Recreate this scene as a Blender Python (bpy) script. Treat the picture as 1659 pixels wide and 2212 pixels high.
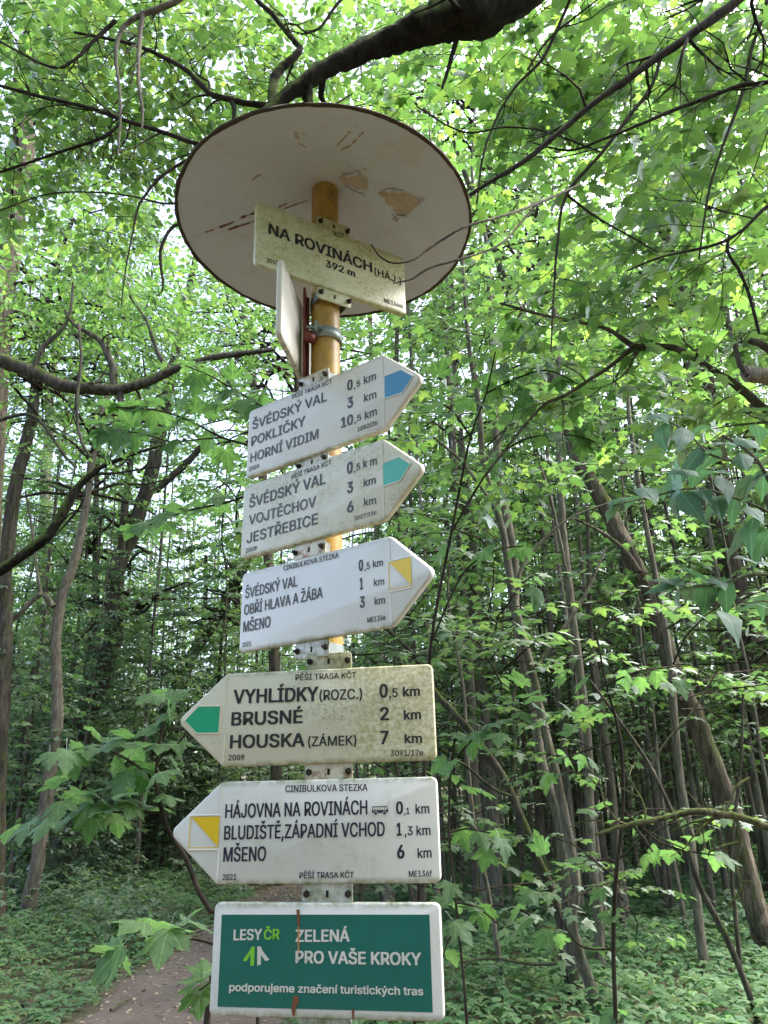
import bpy, math, random
import numpy as np
from mathutils import Matrix, Vector

for o in list(bpy.data.objects): bpy.data.objects.remove(o)
SC = bpy.context.scene
COL = SC.collection
rad = math.radians

# ------------------------------------------------------------------ camera, sky, sun, exposure
EYE = 1.6
TH, RO, FPX = rad(20.659), rad(1.805), 1655.56          # pitch, roll, focal length (in 1659 px wide picture)
_c, _s, _cr, _sr = math.cos(TH), math.sin(TH), math.cos(RO), math.sin(RO)
RIGHT = np.array([_cr, _sr*_s, -_sr*_c]); UP = np.array([_sr, -_cr*_s, _cr*_c]); FWD = np.array([0, _c, _s])
cam = bpy.data.cameras.new('camera'); cam.sensor_fit = 'VERTICAL'; cam.sensor_height = 24
cam.lens = FPX/2212*24; cam.clip_start = 0.05; cam.clip_end = 600
camo = bpy.data.objects.new('camera', cam); COL.objects.link(camo)
m = Matrix.Identity(4)
for i in range(3):
    m[i][0], m[i][1], m[i][2] = RIGHT[i], UP[i], -FWD[i]
m[2][3] = EYE
camo.matrix_world = m
SC.camera = camo

SUN_EL, SUN_AZ = rad(58), rad(75)                        # azimuth from +Y towards +X
world = bpy.data.worlds.new('World'); SC.world = world; world.use_nodes = True
wn = world.node_tree; bg = wn.nodes['Background']
sky = wn.nodes.new('ShaderNodeTexSky'); sky.sky_type = 'NISHITA'; sky.sun_disc = False
sky.sun_elevation = SUN_EL; sky.sun_rotation = SUN_AZ; sky.altitude = 300; sky.air_density = 1.0; sky.dust_density = 6.0; sky.ozone_density = 0.6
hs = wn.nodes.new('ShaderNodeHueSaturation'); hs.inputs['Saturation'].default_value = .85      # thin high cloud: a paler sky
wn.links.new(sky.outputs[0], hs.inputs['Color']); wn.links.new(hs.outputs[0], bg.inputs[0]); bg.inputs[1].default_value = 0.15
sun = bpy.data.lights.new('sun', 'SUN'); sun.energy = 1.5; sun.angle = rad(50); sun.color = (1, .96, .9)
suno = bpy.data.objects.new('sun', sun); COL.objects.link(suno)
sd = Vector((math.sin(SUN_AZ)*math.cos(SUN_EL), math.cos(SUN_AZ)*math.cos(SUN_EL), math.sin(SUN_EL)))
suno.rotation_euler = sd.to_track_quat('Z', 'Y').to_euler(); suno.location = (0, 0, 40)
SC.view_settings.view_transform = 'Standard'; SC.view_settings.look = 'None'
SC.view_settings.exposure = 2.55; SC.view_settings.gamma = 1.0
cy = SC.cycles
cy.max_bounces = 6; cy.diffuse_bounces = 5; cy.glossy_bounces = 2; cy.transmission_bounces = 4
cy.use_denoising = True; cy.caustics_reflective = False; cy.caustics_refractive = False

# ------------------------------------------------------------------ helpers
def ray(px, py):
    return RIGHT*(px-829.5)/FPX - UP*(py-1106)/FPX + FWD
def P(px, py, Y):                                        # the world point seen at a pixel, at a chosen distance Y
    d = ray(px, py); p = d*Y/d[1]; p[2] += EYE; return p
def terr(x, y):
    r = np.hypot(x, y)
    return (0.10*np.sin(.31*x+1.0)*np.sin(.23*y+.4) + .05*np.sin(.9*x+.3*y) + .03*np.sin(1.7*y-.6*x))*np.clip((r-4)/6, 0, 1)
def ground_hit(px, py):
    d = ray(px, py); z = 0.
    for _ in range(6):
        t = (z-EYE)/d[2]; z = float(terr(d[0]*t, d[1]*t))
    return d*t + np.array([0, 0, EYE])

def nrm(a): return a/np.maximum(np.linalg.norm(a, axis=-1, keepdims=True), 1e-9)

class MB:
    """collects vertices and triangles/quads of one mesh"""
    def __init__(s): s.v = []; s.q = []; s.t = []; s.n = 0
    def add(s, v, q=None, t=None):
        v = np.asarray(v, float).reshape(-1, 3)
        if q is not None and len(q): s.q.append(np.asarray(q, np.int64)+s.n)
        if t is not None and len(t): s.t.append(np.asarray(t, np.int64)+s.n)
        s.v.append(v); s.n += len(v)
    def mesh(s, name, mat, smooth=True):
        me = bpy.data.meshes.new(name)
        V = np.concatenate(s.v).astype(np.float32)
        Q = np.concatenate(s.q) if s.q else np.zeros((0, 4), np.int64)
        T = np.concatenate(s.t) if s.t else np.zeros((0, 3), np.int64)
        me.vertices.add(len(V)); me.vertices.foreach_set('co', V.ravel())
        me.loops.add(Q.size+T.size); me.loops.foreach_set('vertex_index', np.concatenate([Q.ravel(), T.ravel()]).astype(np.int32))
        me.polygons.add(len(Q)+len(T))
        st = np.concatenate([np.arange(len(Q))*4, len(Q)*4+np.arange(len(T))*3]).astype(np.int32)
        me.polygons.foreach_set('loop_start', st)
        me.polygons.foreach_set('use_smooth', np.full(len(Q)+len(T), smooth))
        me.update(calc_edges=True)
        if mat is not None: me.materials.append(mat)
        return me

def link(name, me, parent=None):
    o = bpy.data.objects.new(name, me); COL.objects.link(o)
    if parent is not None: o.parent = parent
    return o
def empty(name, loc=(0, 0, 0), rz=0):
    o = bpy.data.objects.new(name, None); COL.objects.link(o); o.empty_display_size = .1
    o.location = loc; o.rotation_euler = (0, 0, rz); return o
def tag(o, label=None, cat=None, group=None, kind=None):
    if label: o['label'] = label
    if cat: o['category'] = cat
    if group: o['group'] = group
    if kind: o['kind'] = kind
    return o

def catmull(pts, rs, sub):
    pts = np.asarray(pts, float); rs = np.asarray(rs, float)
    n = len(pts); out = []; ro = []
    for i in range(n-1):
        p0 = pts[max(i-1, 0)]; p1 = pts[i]; p2 = pts[i+1]; p3 = pts[min(i+2, n-1)]
        for k in range(sub):
            t = k/sub
            out.append(.5*((2*p1)+(-p0+p2)*t+(2*p0-5*p1+4*p2-p3)*t*t+(-p0+3*p1-3*p2+p3)*t**3)); ro.append(rs[i]*(1-t)+rs[i+1]*t)
    out.append(pts[-1]); ro.append(rs[-1])
    return np.array(out), np.array(ro)

def tube(mb, pts, rs, ns=8, rough=0., rng=None, cap=True):
    pts = np.asarray(pts, float); rs = np.asarray(rs, float); n = len(pts)
    T = nrm(np.gradient(pts, axis=0))
    ref = np.array([1., 0, 0]) if abs(T[0][0]) < .8 else np.array([0, 1., 0])
    A = nrm(np.cross(T, ref)); B = np.cross(T, A)
    a = np.arange(ns)*2*np.pi/ns
    R = np.repeat(rs[:, None], ns, 1)
    if rough and rng is not None:
        low = rng.normal(0, 1, (max(2, n//3+1), ns)); idx = np.linspace(0, len(low)-1.001, n); i0 = idx.astype(int); fr = (idx-i0)[:, None]
        R = R*(1+rough*(low[i0]*(1-fr)+low[i0+1]*fr) + rough*.5*rng.normal(0, 1, (n, ns)))
    V = pts[:, None, :]+R[..., None]*(np.cos(a)[None, :, None]*A[:, None, :]+np.sin(a)[None, :, None]*B[:, None, :])
    i, j = np.meshgrid(np.arange(n-1), np.arange(ns), indexing='ij'); j2 = (j+1) % ns
    Q = np.stack([i*ns+j, i*ns+j2, (i+1)*ns+j2, (i+1)*ns+j], -1).reshape(-1, 4)
    mb.add(V.reshape(-1, 3), q=Q)
    if cap:
        c0 = mb.n
        mb.add(np.vstack([pts[-1], V[-1]]), t=[(0, 1+k, 1+(k+1) % ns) for k in range(ns)])

# ------------------------------------------------------------------ materials
def new_mat(name):
    mt = bpy.data.materials.new(name); mt.use_nodes = True
    nt = mt.node_tree; nt.nodes.clear()
    out = nt.nodes.new('ShaderNodeOutputMaterial')
    return mt, nt, out
def N(nt, t, **kw):
    n = nt.nodes.new(t)
    for k, v in kw.items():
        if k.startswith('i_'): n.inputs[int(k[2:])].default_value = v
        else: setattr(n, k, v)
    return n
def ramp(nt, fac, stops):
    r = N(nt, 'ShaderNodeValToRGB'); e = r.color_ramp.elements
    while len(e) < len(stops): e.new(.5)
    for el, (p, c) in zip(e, stops):
        el.position = p; el.color = (c[0], c[1], c[2], 1) if not isinstance(c, (int, float)) else (c, c, c, 1)
    nt.links.new(fac, r.inputs[0]); return r.outputs[0]
def mixc(nt, f, a, b):
    mx = N(nt, 'ShaderNodeMix', data_type='RGBA')
    for sock, v in ((mx.inputs[0], f), (mx.inputs[6], a), (mx.inputs[7], b)):
        if isinstance(v, (int, float)): sock.default_value = v
        elif isinstance(v, tuple): sock.default_value = (v[0], v[1], v[2], 1)
        else: nt.links.new(v, sock)
    return mx.outputs[2]
def noise(nt, coord, scale, detail=4, rough=.6, dist=0.):
    n = N(nt, 'ShaderNodeTexNoise'); n.inputs['Scale'].default_value = scale; n.inputs['Detail'].default_value = detail
    n.inputs['Roughness'].default_value = rough; n.inputs['Distortion'].default_value = dist
    if coord is not None: nt.links.new(coord, n.inputs['Vector'])
    return n.outputs['Fac']
def objc(nt, scale=(1, 1, 1), loc=(0, 0, 0)):
    t = N(nt, 'ShaderNodeTexCoord'); mp = N(nt, 'ShaderNodeMapping')
    mp.inputs['Scale'].default_value = scale; mp.inputs['Location'].default_value = loc
    nt.links.new(t.outputs['Object'], mp.inputs[0]); return mp.outputs[0]
def plain(name, col, rough=.6, metal=0., var=.12, scale=40, spec=.3):
    mt, nt, out = new_mat(name); b = N(nt, 'ShaderNodeBsdfPrincipled')
    f = noise(nt, objc(nt), scale, 3)
    c = mixc(nt, f, tuple(x*(1-var) for x in col), tuple(min(1, x*(1+var)) for x in col))
    nt.links.new(c, b.inputs['Base Color']); b.inputs['Roughness'].default_value = rough; b.inputs['Metallic'].default_value = metal
    b.inputs['Specular IOR Level'].default_value = spec
    nt.links.new(b.outputs[0], out.inputs[0]); return mt

def leaf_mat(name, dark, light, trans=.5, gloss=.10, yellow=None, tmul=(1.05, 1.2, .82), fres=.3, veins=0.):
    mt, nt, out = new_mat(name)
    g = N(nt, 'ShaderNodeNewGeometry'); oi = N(nt, 'ShaderNodeObjectInfo')
    st = [(0, dark), (.75, light)]
    st.append((1.0, yellow if yellow else light))
    add = N(nt, 'ShaderNodeMath', operation='ADD'); nt.links.new(g.outputs['Random Per Island'], add.inputs[0])
    mul = N(nt, 'ShaderNodeMath', operation='MULTIPLY_ADD', i_1=.25, i_2=-.125); nt.links.new(oi.outputs['Random'], mul.inputs[0])
    nt.links.new(mul.outputs[0], add.inputs[1])
    c = ramp(nt, add.outputs[0], st)
    if veins:
        tc = N(nt, 'ShaderNodeTexCoord'); sp_ = N(nt, 'ShaderNodeSeparateXYZ'); nt.links.new(tc.outputs['Object'], sp_.inputs[0])
        ya = N(nt, 'ShaderNodeMath', operation='ADD', i_1=.02); nt.links.new(sp_.outputs[1], ya.inputs[0])
        at = N(nt, 'ShaderNodeMath', operation='ARCTAN2'); nt.links.new(sp_.outputs[0], at.inputs[0]); nt.links.new(ya.outputs[0], at.inputs[1])
        wr = N(nt, 'ShaderNodeMath', operation='WRAP', i_1=veins/2, i_2=-veins/2); nt.links.new(at.outputs[0], wr.inputs[0])
        ab = N(nt, 'ShaderNodeMath', operation='ABSOLUTE'); nt.links.new(wr.outputs[0], ab.inputs[0])
        ln = N(nt, 'ShaderNodeVectorMath', operation='LENGTH'); nt.links.new(tc.outputs['Object'], ln.inputs[0])
        mu = N(nt, 'ShaderNodeMath', operation='MULTIPLY'); nt.links.new(ab.outputs[0], mu.inputs[0]); nt.links.new(ln.outputs['Value'], mu.inputs[1])
        vm = ramp(nt, mu.outputs[0], [(.006, .75), (.026, 0)])
        c = mixc(nt, vm, c, tuple(min(1, x*1.7) for x in light))
        c = mixc(nt, ramp(nt, noise(nt, tc.outputs['Object'], 5, 4), [(.4, 0), (.75, .5)]), c, tuple(x*.6 for x in dark))
    tcol = N(nt, 'ShaderNodeMix', data_type='RGBA', blend_type='MULTIPLY'); tcol.inputs[0].default_value = 1
    nt.links.new(c, tcol.inputs[6]); tcol.inputs[7].default_value = (*[t*2.4 for t in tmul], 1)
    d = N(nt, 'ShaderNodeBsdfDiffuse'); nt.links.new(c, d.inputs[0])
    t = N(nt, 'ShaderNodeBsdfTranslucent'); nt.links.new(tcol.outputs[2], t.inputs[0])
    mx = N(nt, 'ShaderNodeMixShader', i_0=trans); nt.links.new(d.outputs[0], mx.inputs[1]); nt.links.new(t.outputs[0], mx.inputs[2])
    gl = N(nt, 'ShaderNodeBsdfGlossy'); gl.inputs['Roughness'].default_value = .55; gl.inputs[0].default_value = (.85, .92, 1, 1)
    lw = N(nt, 'ShaderNodeLayerWeight'); lw.inputs[0].default_value = .25
    gm = N(nt, 'ShaderNodeMath', operation='MULTIPLY_ADD', i_1=fres, i_2=gloss*.5); nt.links.new(lw.outputs['Fresnel'], gm.inputs[0])
    m2 = N(nt, 'ShaderNodeMixShader'); nt.links.new(gm.outputs[0], m2.inputs[0]); nt.links.new(mx.outputs[0], m2.inputs[1]); nt.links.new(gl.outputs[0], m2.inputs[2])
    nt.links.new(m2.outputs[0], out.inputs[0]); return mt

def bark_mat(name, a, b, moss=0., scale=1., bump=.6):
    mt, nt, out = new_mat(name); bs = N(nt, 'ShaderNodeBsdfPrincipled'); bs.inputs['Roughness'].default_value = .9; bs.inputs['Specular IOR Level'].default_value = .15
    oc = objc(nt, (22*scale, 22*scale, 4*scale)); f = noise(nt, oc, 1.0, 6, .7, .6)
    f2 = noise(nt, objc(nt, (3, 3, 1.2)), 1.0, 3)
    c = ramp(nt, f, [(.36, tuple(x*.75 for x in a)), (.56, b), (.72, tuple(x*1.5 for x in b))])
    c = mixc(nt, ramp(nt, f2, [(.4, 0), (.7, .6)]), c, tuple(x*.7 for x in a))
    if moss > 0:
        g = N(nt, 'ShaderNodeNewGeometry'); sx = N(nt, 'ShaderNodeSeparateXYZ'); nt.links.new(g.outputs['Normal'], sx.inputs[0])
        mn = noise(nt, objc(nt, (5, 5, 3)), 1., 6, .75)
        ad = N(nt, 'ShaderNodeMath', operation='MULTIPLY_ADD', i_1=.22); nt.links.new(sx.outputs[2], ad.inputs[0]); nt.links.new(mn, ad.inputs[2])
        mk = ramp(nt, ad.outputs[0], [(.62-.25*moss, 0), (.72-.2*moss, 1)])
        mc = ramp(nt, noise(nt, objc(nt), 60, 3), [(.3, (.035, .05, .012)), (.7, (.09, .12, .03))])
        c = mixc(nt, mk, c, mc)
    nt.links.new(c, bs.inputs['Base Color'])
    bp = N(nt, 'ShaderNodeBump'); bp.inputs['Strength'].default_value = bump; bp.inputs['Distance'].default_value = .04
    nt.links.new(f, bp.inputs['Height']); nt.links.new(bp.outputs[0], bs.inputs['Normal'])
    nt.links.new(bs.outputs[0], out.inputs[0]); return mt

M = {}
M['bark_dark'] = bark_mat('bark_dark', (.036, .032, .026), (.10, .09, .072), moss=.25)
M['bark_brown'] = bark_mat('bark_brown', (.056, .047, .037), (.165, .138, .108), moss=.3, bump=.8)
M['bark_grey'] = bark_mat('bark_grey', (.085, .078, .062), (.175, .162, .13), moss=.12, scale=1.4, bump=.3)
M['bark_pale'] = bark_mat('bark_pale', (.11, .098, .078), (.20, .178, .142), moss=.1, scale=1.4, bump=.3)
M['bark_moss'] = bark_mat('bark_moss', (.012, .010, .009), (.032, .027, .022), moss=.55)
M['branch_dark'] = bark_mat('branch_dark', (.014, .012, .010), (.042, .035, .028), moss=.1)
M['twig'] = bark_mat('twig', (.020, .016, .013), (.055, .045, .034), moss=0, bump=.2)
M['birch'] = bark_mat('birch', (.16, .12, .10), (.42, .38, .34), moss=.1, scale=.7, bump=.3)
M['lichen'] = bark_mat('lichen', (.07, .06, .045), (.2, .19, .12), moss=.6, scale=1.6)
M['leaf_far'] = leaf_mat('leaf_far', (.045, .092, .026), (.088, .148, .046), trans=.5, gloss=.08, yellow=(.12, .165, .045))
M['leaf_mid'] = leaf_mat('leaf_mid', (.042, .088, .028), (.085, .145, .046), trans=.5, gloss=.10, yellow=(.11, .16, .045))
M['leaf_canopy'] = leaf_mat('leaf_canopy', (.042, .088, .024), (.082, .14, .04), trans=.58, gloss=.08, yellow=(.12, .165, .04))
M['leaf_dark'] = leaf_mat('leaf_dark', (.036, .082, .032), (.07, .13, .05), trans=.45, gloss=.12)
M['leaf_maple'] = leaf_mat('leaf_maple', (.045, .10, .036), (.08, .145, .05), trans=.5, gloss=.04, yellow=(.11, .165, .045), fres=.15, veins=rad(38))
M['leaf_elder'] = leaf_mat('leaf_elder', (.03, .075, .04), (.05, .105, .06), trans=.4, gloss=.05, fres=.14, veins=rad(70))
M['leaf_ground'] = leaf_mat('leaf_ground', (.058, .125, .055), (.12, .21, .10), trans=.4, gloss=.02, fres=.15, yellow=(.15, .2, .08))

# ------------------------------------------------------------------ leaf templates (unit length along +Y, normal +Z)
def fan(outline, centre, fold=.12, droop=.18, petiole=0.):
    pts = [centre]+outline
    v = np.array([(x, y, -fold*abs(x)-droop*y*y) for x, y in pts]); v[0, 2] += .03
    n = len(outline); t = [(0, 1+i, 1+(i+1) % n) for i in range(n)]
    if petiole:
        k = len(v); v = np.vstack([v, [(-.008, 0, 0), (.008, 0, 0), (.008, -petiole, .06), (-.008, -petiole, .06)]]); t += [(k, k+1, k+2), (k, k+2, k+3)]
    return v, np.array(t)
_r = [(.16, -.07), (.38, -.02), (.34, .14), (.56, .24), (.50, .36), (.66, .56), (.42, .55), (.24, .47), (.30, .66), (.18, .74), (.12, .88)]
MAPLE_OUT = [(0, 0)]+_r+[(0, 1.02)]+[(-x, y) for x, y in reversed(_r)]
_r2 = [(.40, -.02), (.30, .18), (.64, .52), (.25, .48), (.16, .75)]
MAPLE_LOW = fan([(0, 0)]+_r2+[(0, 1.)]+[(-x, y) for x, y in reversed(_r2)], (0, .32), .1, .22)
_r3 = [(.2, .12), (.33, .38), (.27, .66), (.1, .88)]
OVATE = fan([(0, 0)]+_r3+[(0, 1.05)]+[(-x, y) for x, y in reversed(_r3)], (0, .45), .25, .2, .2)
_v = np.array([(0, 0, 0), (.30, .35, -.04), (.22, .72, -.10), (0, 1, -.16), (-.22, .72, -.10), (-.30, .35, -.04)])
SIMPLE = (_v, np.array([(0, 1, 5), (1, 2, 5), (2, 4, 5), (2, 3, 4)]))
_v = np.array([(0, 0, 0), (.42, .30, -.06), (.18, .55, .02), (0, 1, -.18), (-.18, .55, .02), (-.42, .30, -.06)])
LOBED = (_v, np.array([(0, 1, 2), (0, 2, 4), (0, 4, 5), (2, 3, 4)]))

def put_leaves(mb, tpl, pos, d, nor, size):
    v, t = tpl; n = len(pos); k = len(v)
    d = nrm(d); x = nrm(np.cross(d, nor)); z = np.cross(x, d)
    V = pos[:, None, :]+size[:, None, None]*(v[None, :, 0:1]*x[:, None]+v[None, :, 1:2]*d[:, None]+v[None, :, 2:3]*z[:, None])
    T = t[None]+(np.arange(n)*k)[:, None, None]
    mb.add(V.reshape(-1, 3), t=T.reshape(-1, 3))

def sprays(mbl, mbt, rng, org, dr, L, nl, tpl, size, flat=.35, twig_r=.004, drop=.15):
    """flat leafy twigs: org (n,3), dr (n,3) unit directions, L (n,) lengths"""
    n = len(org)
    dr = nrm(dr); side = nrm(np.cross(dr, np.array([0, 0, 1.])+rng.normal(0, .02, (n, 3))))
    sag = L[:, None]*drop
    t = np.linspace(.25, 1, nl)
    for i, tt in enumerate(t):
        p = org+dr*(L*tt)[:, None]; p[:, 2] -= (sag[:, 0]*tt*tt)
        sgn = 1 if i % 2 else -1
        last = i == nl-1
        dd = dr*(1. if last else .55)+side*(0 if last else sgn*.85)+rng.normal(0, .22, (n, 3)); dd[:, 2] -= .25
        nn = np.array([0, 0, 1.])+rng.normal(0, flat, (n, 3))
        s = size*rng.uniform(.6, 1.15, n)
        off = side*(0 if last else sgn)*s[:, None]*.25
        put_leaves(mbl, tpl, p+off, dd, nn, s)
    if mbt is not None:
        a = org; b = org+dr*L[:, None]; b = b.copy(); b[:, 2] -= sag[:, 0]; mid = (a+b)/2; mid[:, 2] += sag[:, 0]*.25
        up = np.array([0, 0, 1.])
        r = twig_r
        ring = [side*r, -side*.5*r+up*r*.87, -side*.5*r-up*r*.87]
        V = np.stack([a+q for q in ring]+[mid+q*.7 for q in ring]+[b+q*.3 for q in ring], 1)
        q = []
        for e in (0, 3):
            for j in range(3): q.append((e+j, e+(j+1) % 3, e+3+(j+1) % 3, e+3+j))
        Q = np.array(q)[None]+(np.arange(n)*9)[:, None, None]
        mbt.add(V.reshape(-1, 3), q=Q.reshape(-1, 4))

def blob_sprays(mbl, mbt, rng, c, R, n, tpl, size, L=.55, nl=9, flat=.35, out=True, twig_r=.004):
    c = np.asarray(c, float); R = np.asarray(R, float)*np.ones(3)
    u = nrm(rng.normal(0, 1, (n, 3)))*(rng.uniform(.05, 1, n)**.45)[:, None]
    o = c+u*R
    d = u*np.array([1, 1, .3])+rng.normal(0, .45, (n, 3))*np.array([1, 1, .25])
    sprays(mbl, mbt, rng, o, d, L*rng.uniform(.6, 1.2, n), nl, tpl, size, flat, twig_r)

# ------------------------------------------------------------------ ground, path
def grid_mesh(xs, ys, zf, name, mat):
    X, Y = np.meshgrid(xs, ys, indexing='ij'); Z = zf(X, Y)
    nx, ny = X.shape; i, j = np.meshgrid(np.arange(nx-1), np.arange(ny-1), indexing='ij')
    Q = np.stack([i*ny+j, (i+1)*ny+j, (i+1)*ny+j+1, i*ny+j+1], -1).reshape(-1, 4)
    mb = MB(); mb.add(np.stack([X, Y, Z], -1).reshape(-1, 3), q=Q); return mb.mesh(name, mat)

mt, nt, out = new_mat('forest_soil'); b = N(nt, 'ShaderNodeBsdfPrincipled'); b.inputs['Roughness'].default_value = .95
f = noise(nt, objc(nt), 3, 8, .7); f2 = noise(nt, objc(nt), 40, 4)
c = ramp(nt, f, [(.3, (.035, .03, .018)), (.55, (.07, .06, .03)), (.75, (.05, .075, .025))])
c = mixc(nt, ramp(nt, f2, [(.5, 0), (.7, .5)]), c, (.12, .09, .06)); nt.links.new(c, b.inputs['Base Color'])
bp = N(nt, 'ShaderNodeBump'); bp.inputs['Strength'].default_value = .6; nt.links.new(f2, bp.inputs['Height']); nt.links.new(bp.outputs[0], b.inputs['Normal'])
nt.links.new(b.outputs[0], out.inputs[0]); M['soil'] = mt
mt, nt, out = new_mat('trodden_earth'); b = N(nt, 'ShaderNodeBsdfPrincipled'); b.inputs['Roughness'].default_value = .95
f = noise(nt, objc(nt), 1.6, 6, .65); f2 = noise(nt, objc(nt), 55, 5, .7); f3 = noise(nt, objc(nt, (1, 1, 1), (7, 3, 0)), 28, 2)
c = ramp(nt, f, [(.3, (.08, .060, .048)), (.7, (.138, .106, .087))])
c = mixc(nt, ramp(nt, f2, [(.5, 0), (.75, .6)]), c, (.07, .055, .045)); c = mixc(nt, ramp(nt, f3, [(.64, 0), (.70, .7)]), c, (.26, .2, .14))
nt.links.new(c, b.inputs['Base Color']); bp = N(nt, 'ShaderNodeBump'); bp.inputs['Strength'].default_value = .5; nt.links.new(f2, bp.inputs['Height']); nt.links.new(bp.outputs[0], b.inputs['Normal'])
nt.links.new(b.outputs[0], out.inputs[0]); M['earth'] = mt

def path_c(y): return -1.85+.10*np.sin(.22*y)+.0035*np.maximum(y-9, 0)**2
def path_w(y): return .85+.12*np.sin(.8*y+1)+.07*np.sin(2.3*y)
xs = np.concatenate([np.linspace(-160, -30, 14), np.linspace(-28, 28, 113), np.linspace(30, 160, 14)])
ys = np.concatenate([np.linspace(-160, -8, 16), np.linspace(-6, 60, 133), np.linspace(64, 220, 14)])
tag(link('forest_ground', grid_mesh(xs, ys, lambda x, y: terr(x, y), 'forest_ground', M['soil'])), kind='structure')
yy = np.linspace(-14, 30, 180); mb = MB(); V = []
for y in yy:
    for k in np.linspace(-1, 1, 9):
        x = path_c(y)+k*path_w(y)*(1+.06*math.sin(7*y+3*k)*(abs(k) > .9)); V.append((x, y, float(terr(x, y))+.022-.012*k*k*0+(-.03 if abs(k) > .99 else 0)))
nq = 9; Q = [(i*nq+j, i*nq+j+1, (i+1)*nq+j+1, (i+1)*nq+j) for i in range(len(yy)-1) for j in range(nq-1)]
mb.add(V, q=Q); tag(link('footpath', mb.mesh('footpath', M['earth'])), kind='structure')

rng = np.random.default_rng(3)
M['litter'] = leaf_mat('litter', (.16, .11, .07), (.36, .28, .19), trans=.1, gloss=.03)
mb = MB(); n = 2600; y = rng.uniform(5.5, 18, n)**1.0; k = rng.uniform(-1, 1, n); x = path_c(y)+k*path_w(y)
pos = np.stack([x, y, terr(x, y)+.03], 1); d = rng.normal(0, 1, (n, 3))*np.array([1, 1, .1]); nn = np.array([0, 0, 1.])+rng.normal(0, .3, (n, 3))
put_leaves(mb, SIMPLE, pos, d, nn, rng.uniform(.02, .06, n)*(.6+.04*y))
tag(link('leaf_litter', mb.mesh('leaf_litter', M['litter'])), 'pale dry leaf scraps scattered over the brown footpath', 'leaf litter', kind='stuff')

# low green plants over the whole forest floor: one uncountable carpet
def carpet(n, x0, x1, y0, y1, size, hmin, hmax, seed, mat, name, label, tpl, keep=None):
    rng = np.random.default_rng(seed); mb = MB()
    x = rng.uniform(x0, x1, n); y = rng.uniform(y0, y1, n)
    pk = np.abs(x-path_c(y)) > path_w(y)+.05+rng.uniform(-.12, .15, n)
    if keep is not None: pk &= keep(x, y)
    x = x[pk]; y = y[pk]; n = len(x)
    edge = np.clip((np.abs(x-path_c(y))-path_w(y))/1.2, .25, 1)
    clump = .5+.5*np.sin(2.1*x+1.3*np.sin(1.7*y))*np.sin(1.9*y+.7*np.sin(2.3*x))
    h = (hmin+(hmax-hmin)*rng.uniform(0, 1, n)**1.2*(.45+.55*clump))*edge
    pos = np.stack([x, y, terr(x, y)+h], 1)
    k = 3
    for i in range(k):
        a = rng.uniform(0, 6.28, n); d = np.stack([np.cos(a), np.sin(a), rng.normal(-.1, .2, n)], 1)
        nn = np.array([0, -.1, 1.])+rng.normal(0, .25, (n, 3))
        put_leaves(mb, tpl, pos+d*size*.15, d, nn, size*rng.uniform(.55, 1.2, n))
    return tag(link(name, mb.mesh(name, mat)), label, 'ground cover', kind='stuff')

right_floor = lambda x, y: x > path_c(y)
left_floor = lambda x, y: x < path_c(y)
carpet(15000, -9, -1, 5, 17, .085, .05, .5, 11, M['leaf_ground'], 'ground_plants', 'low leafy green plants crowding the left side of the footpath', LOBED, left_floor)
carpet(21000, -1.2, 9, 5, 17, .10, .05, .32, 12, M['leaf_ground'], 'ground_plants', 'pale green leafy carpet between the thin trunks on the right', LOBED, right_floor)
def tufts(x, y): return (np.sin(1.3*x+.9*np.sin(1.1*y))*np.sin(1.2*y+.8*np.sin(1.4*x)) > .15)
carpet(5200, -9, -2.6, 6, 17, .12, .25, 1.0, 14, M['leaf_mid'], 'ground_plants', 'taller leafy herbs standing in clumps left of the footpath', LOBED, lambda x, y: (x < path_c(y)-1.25) & tufts(x, y))
carpet(3000, .2, 9, 6.5, 17, .11, .15, .6, 15, M['leaf_mid'], 'ground_plants', 'darker leafy herbs in clumps among the stems on the right', LOBED, lambda x, y: tufts(x, y))
carpet(36000, -24, 30, 17, 50, .16, .05, .4, 13, M['leaf_ground'], 'ground_plants', 'far green undergrowth spreading under the tree stand', LOBED)

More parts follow.
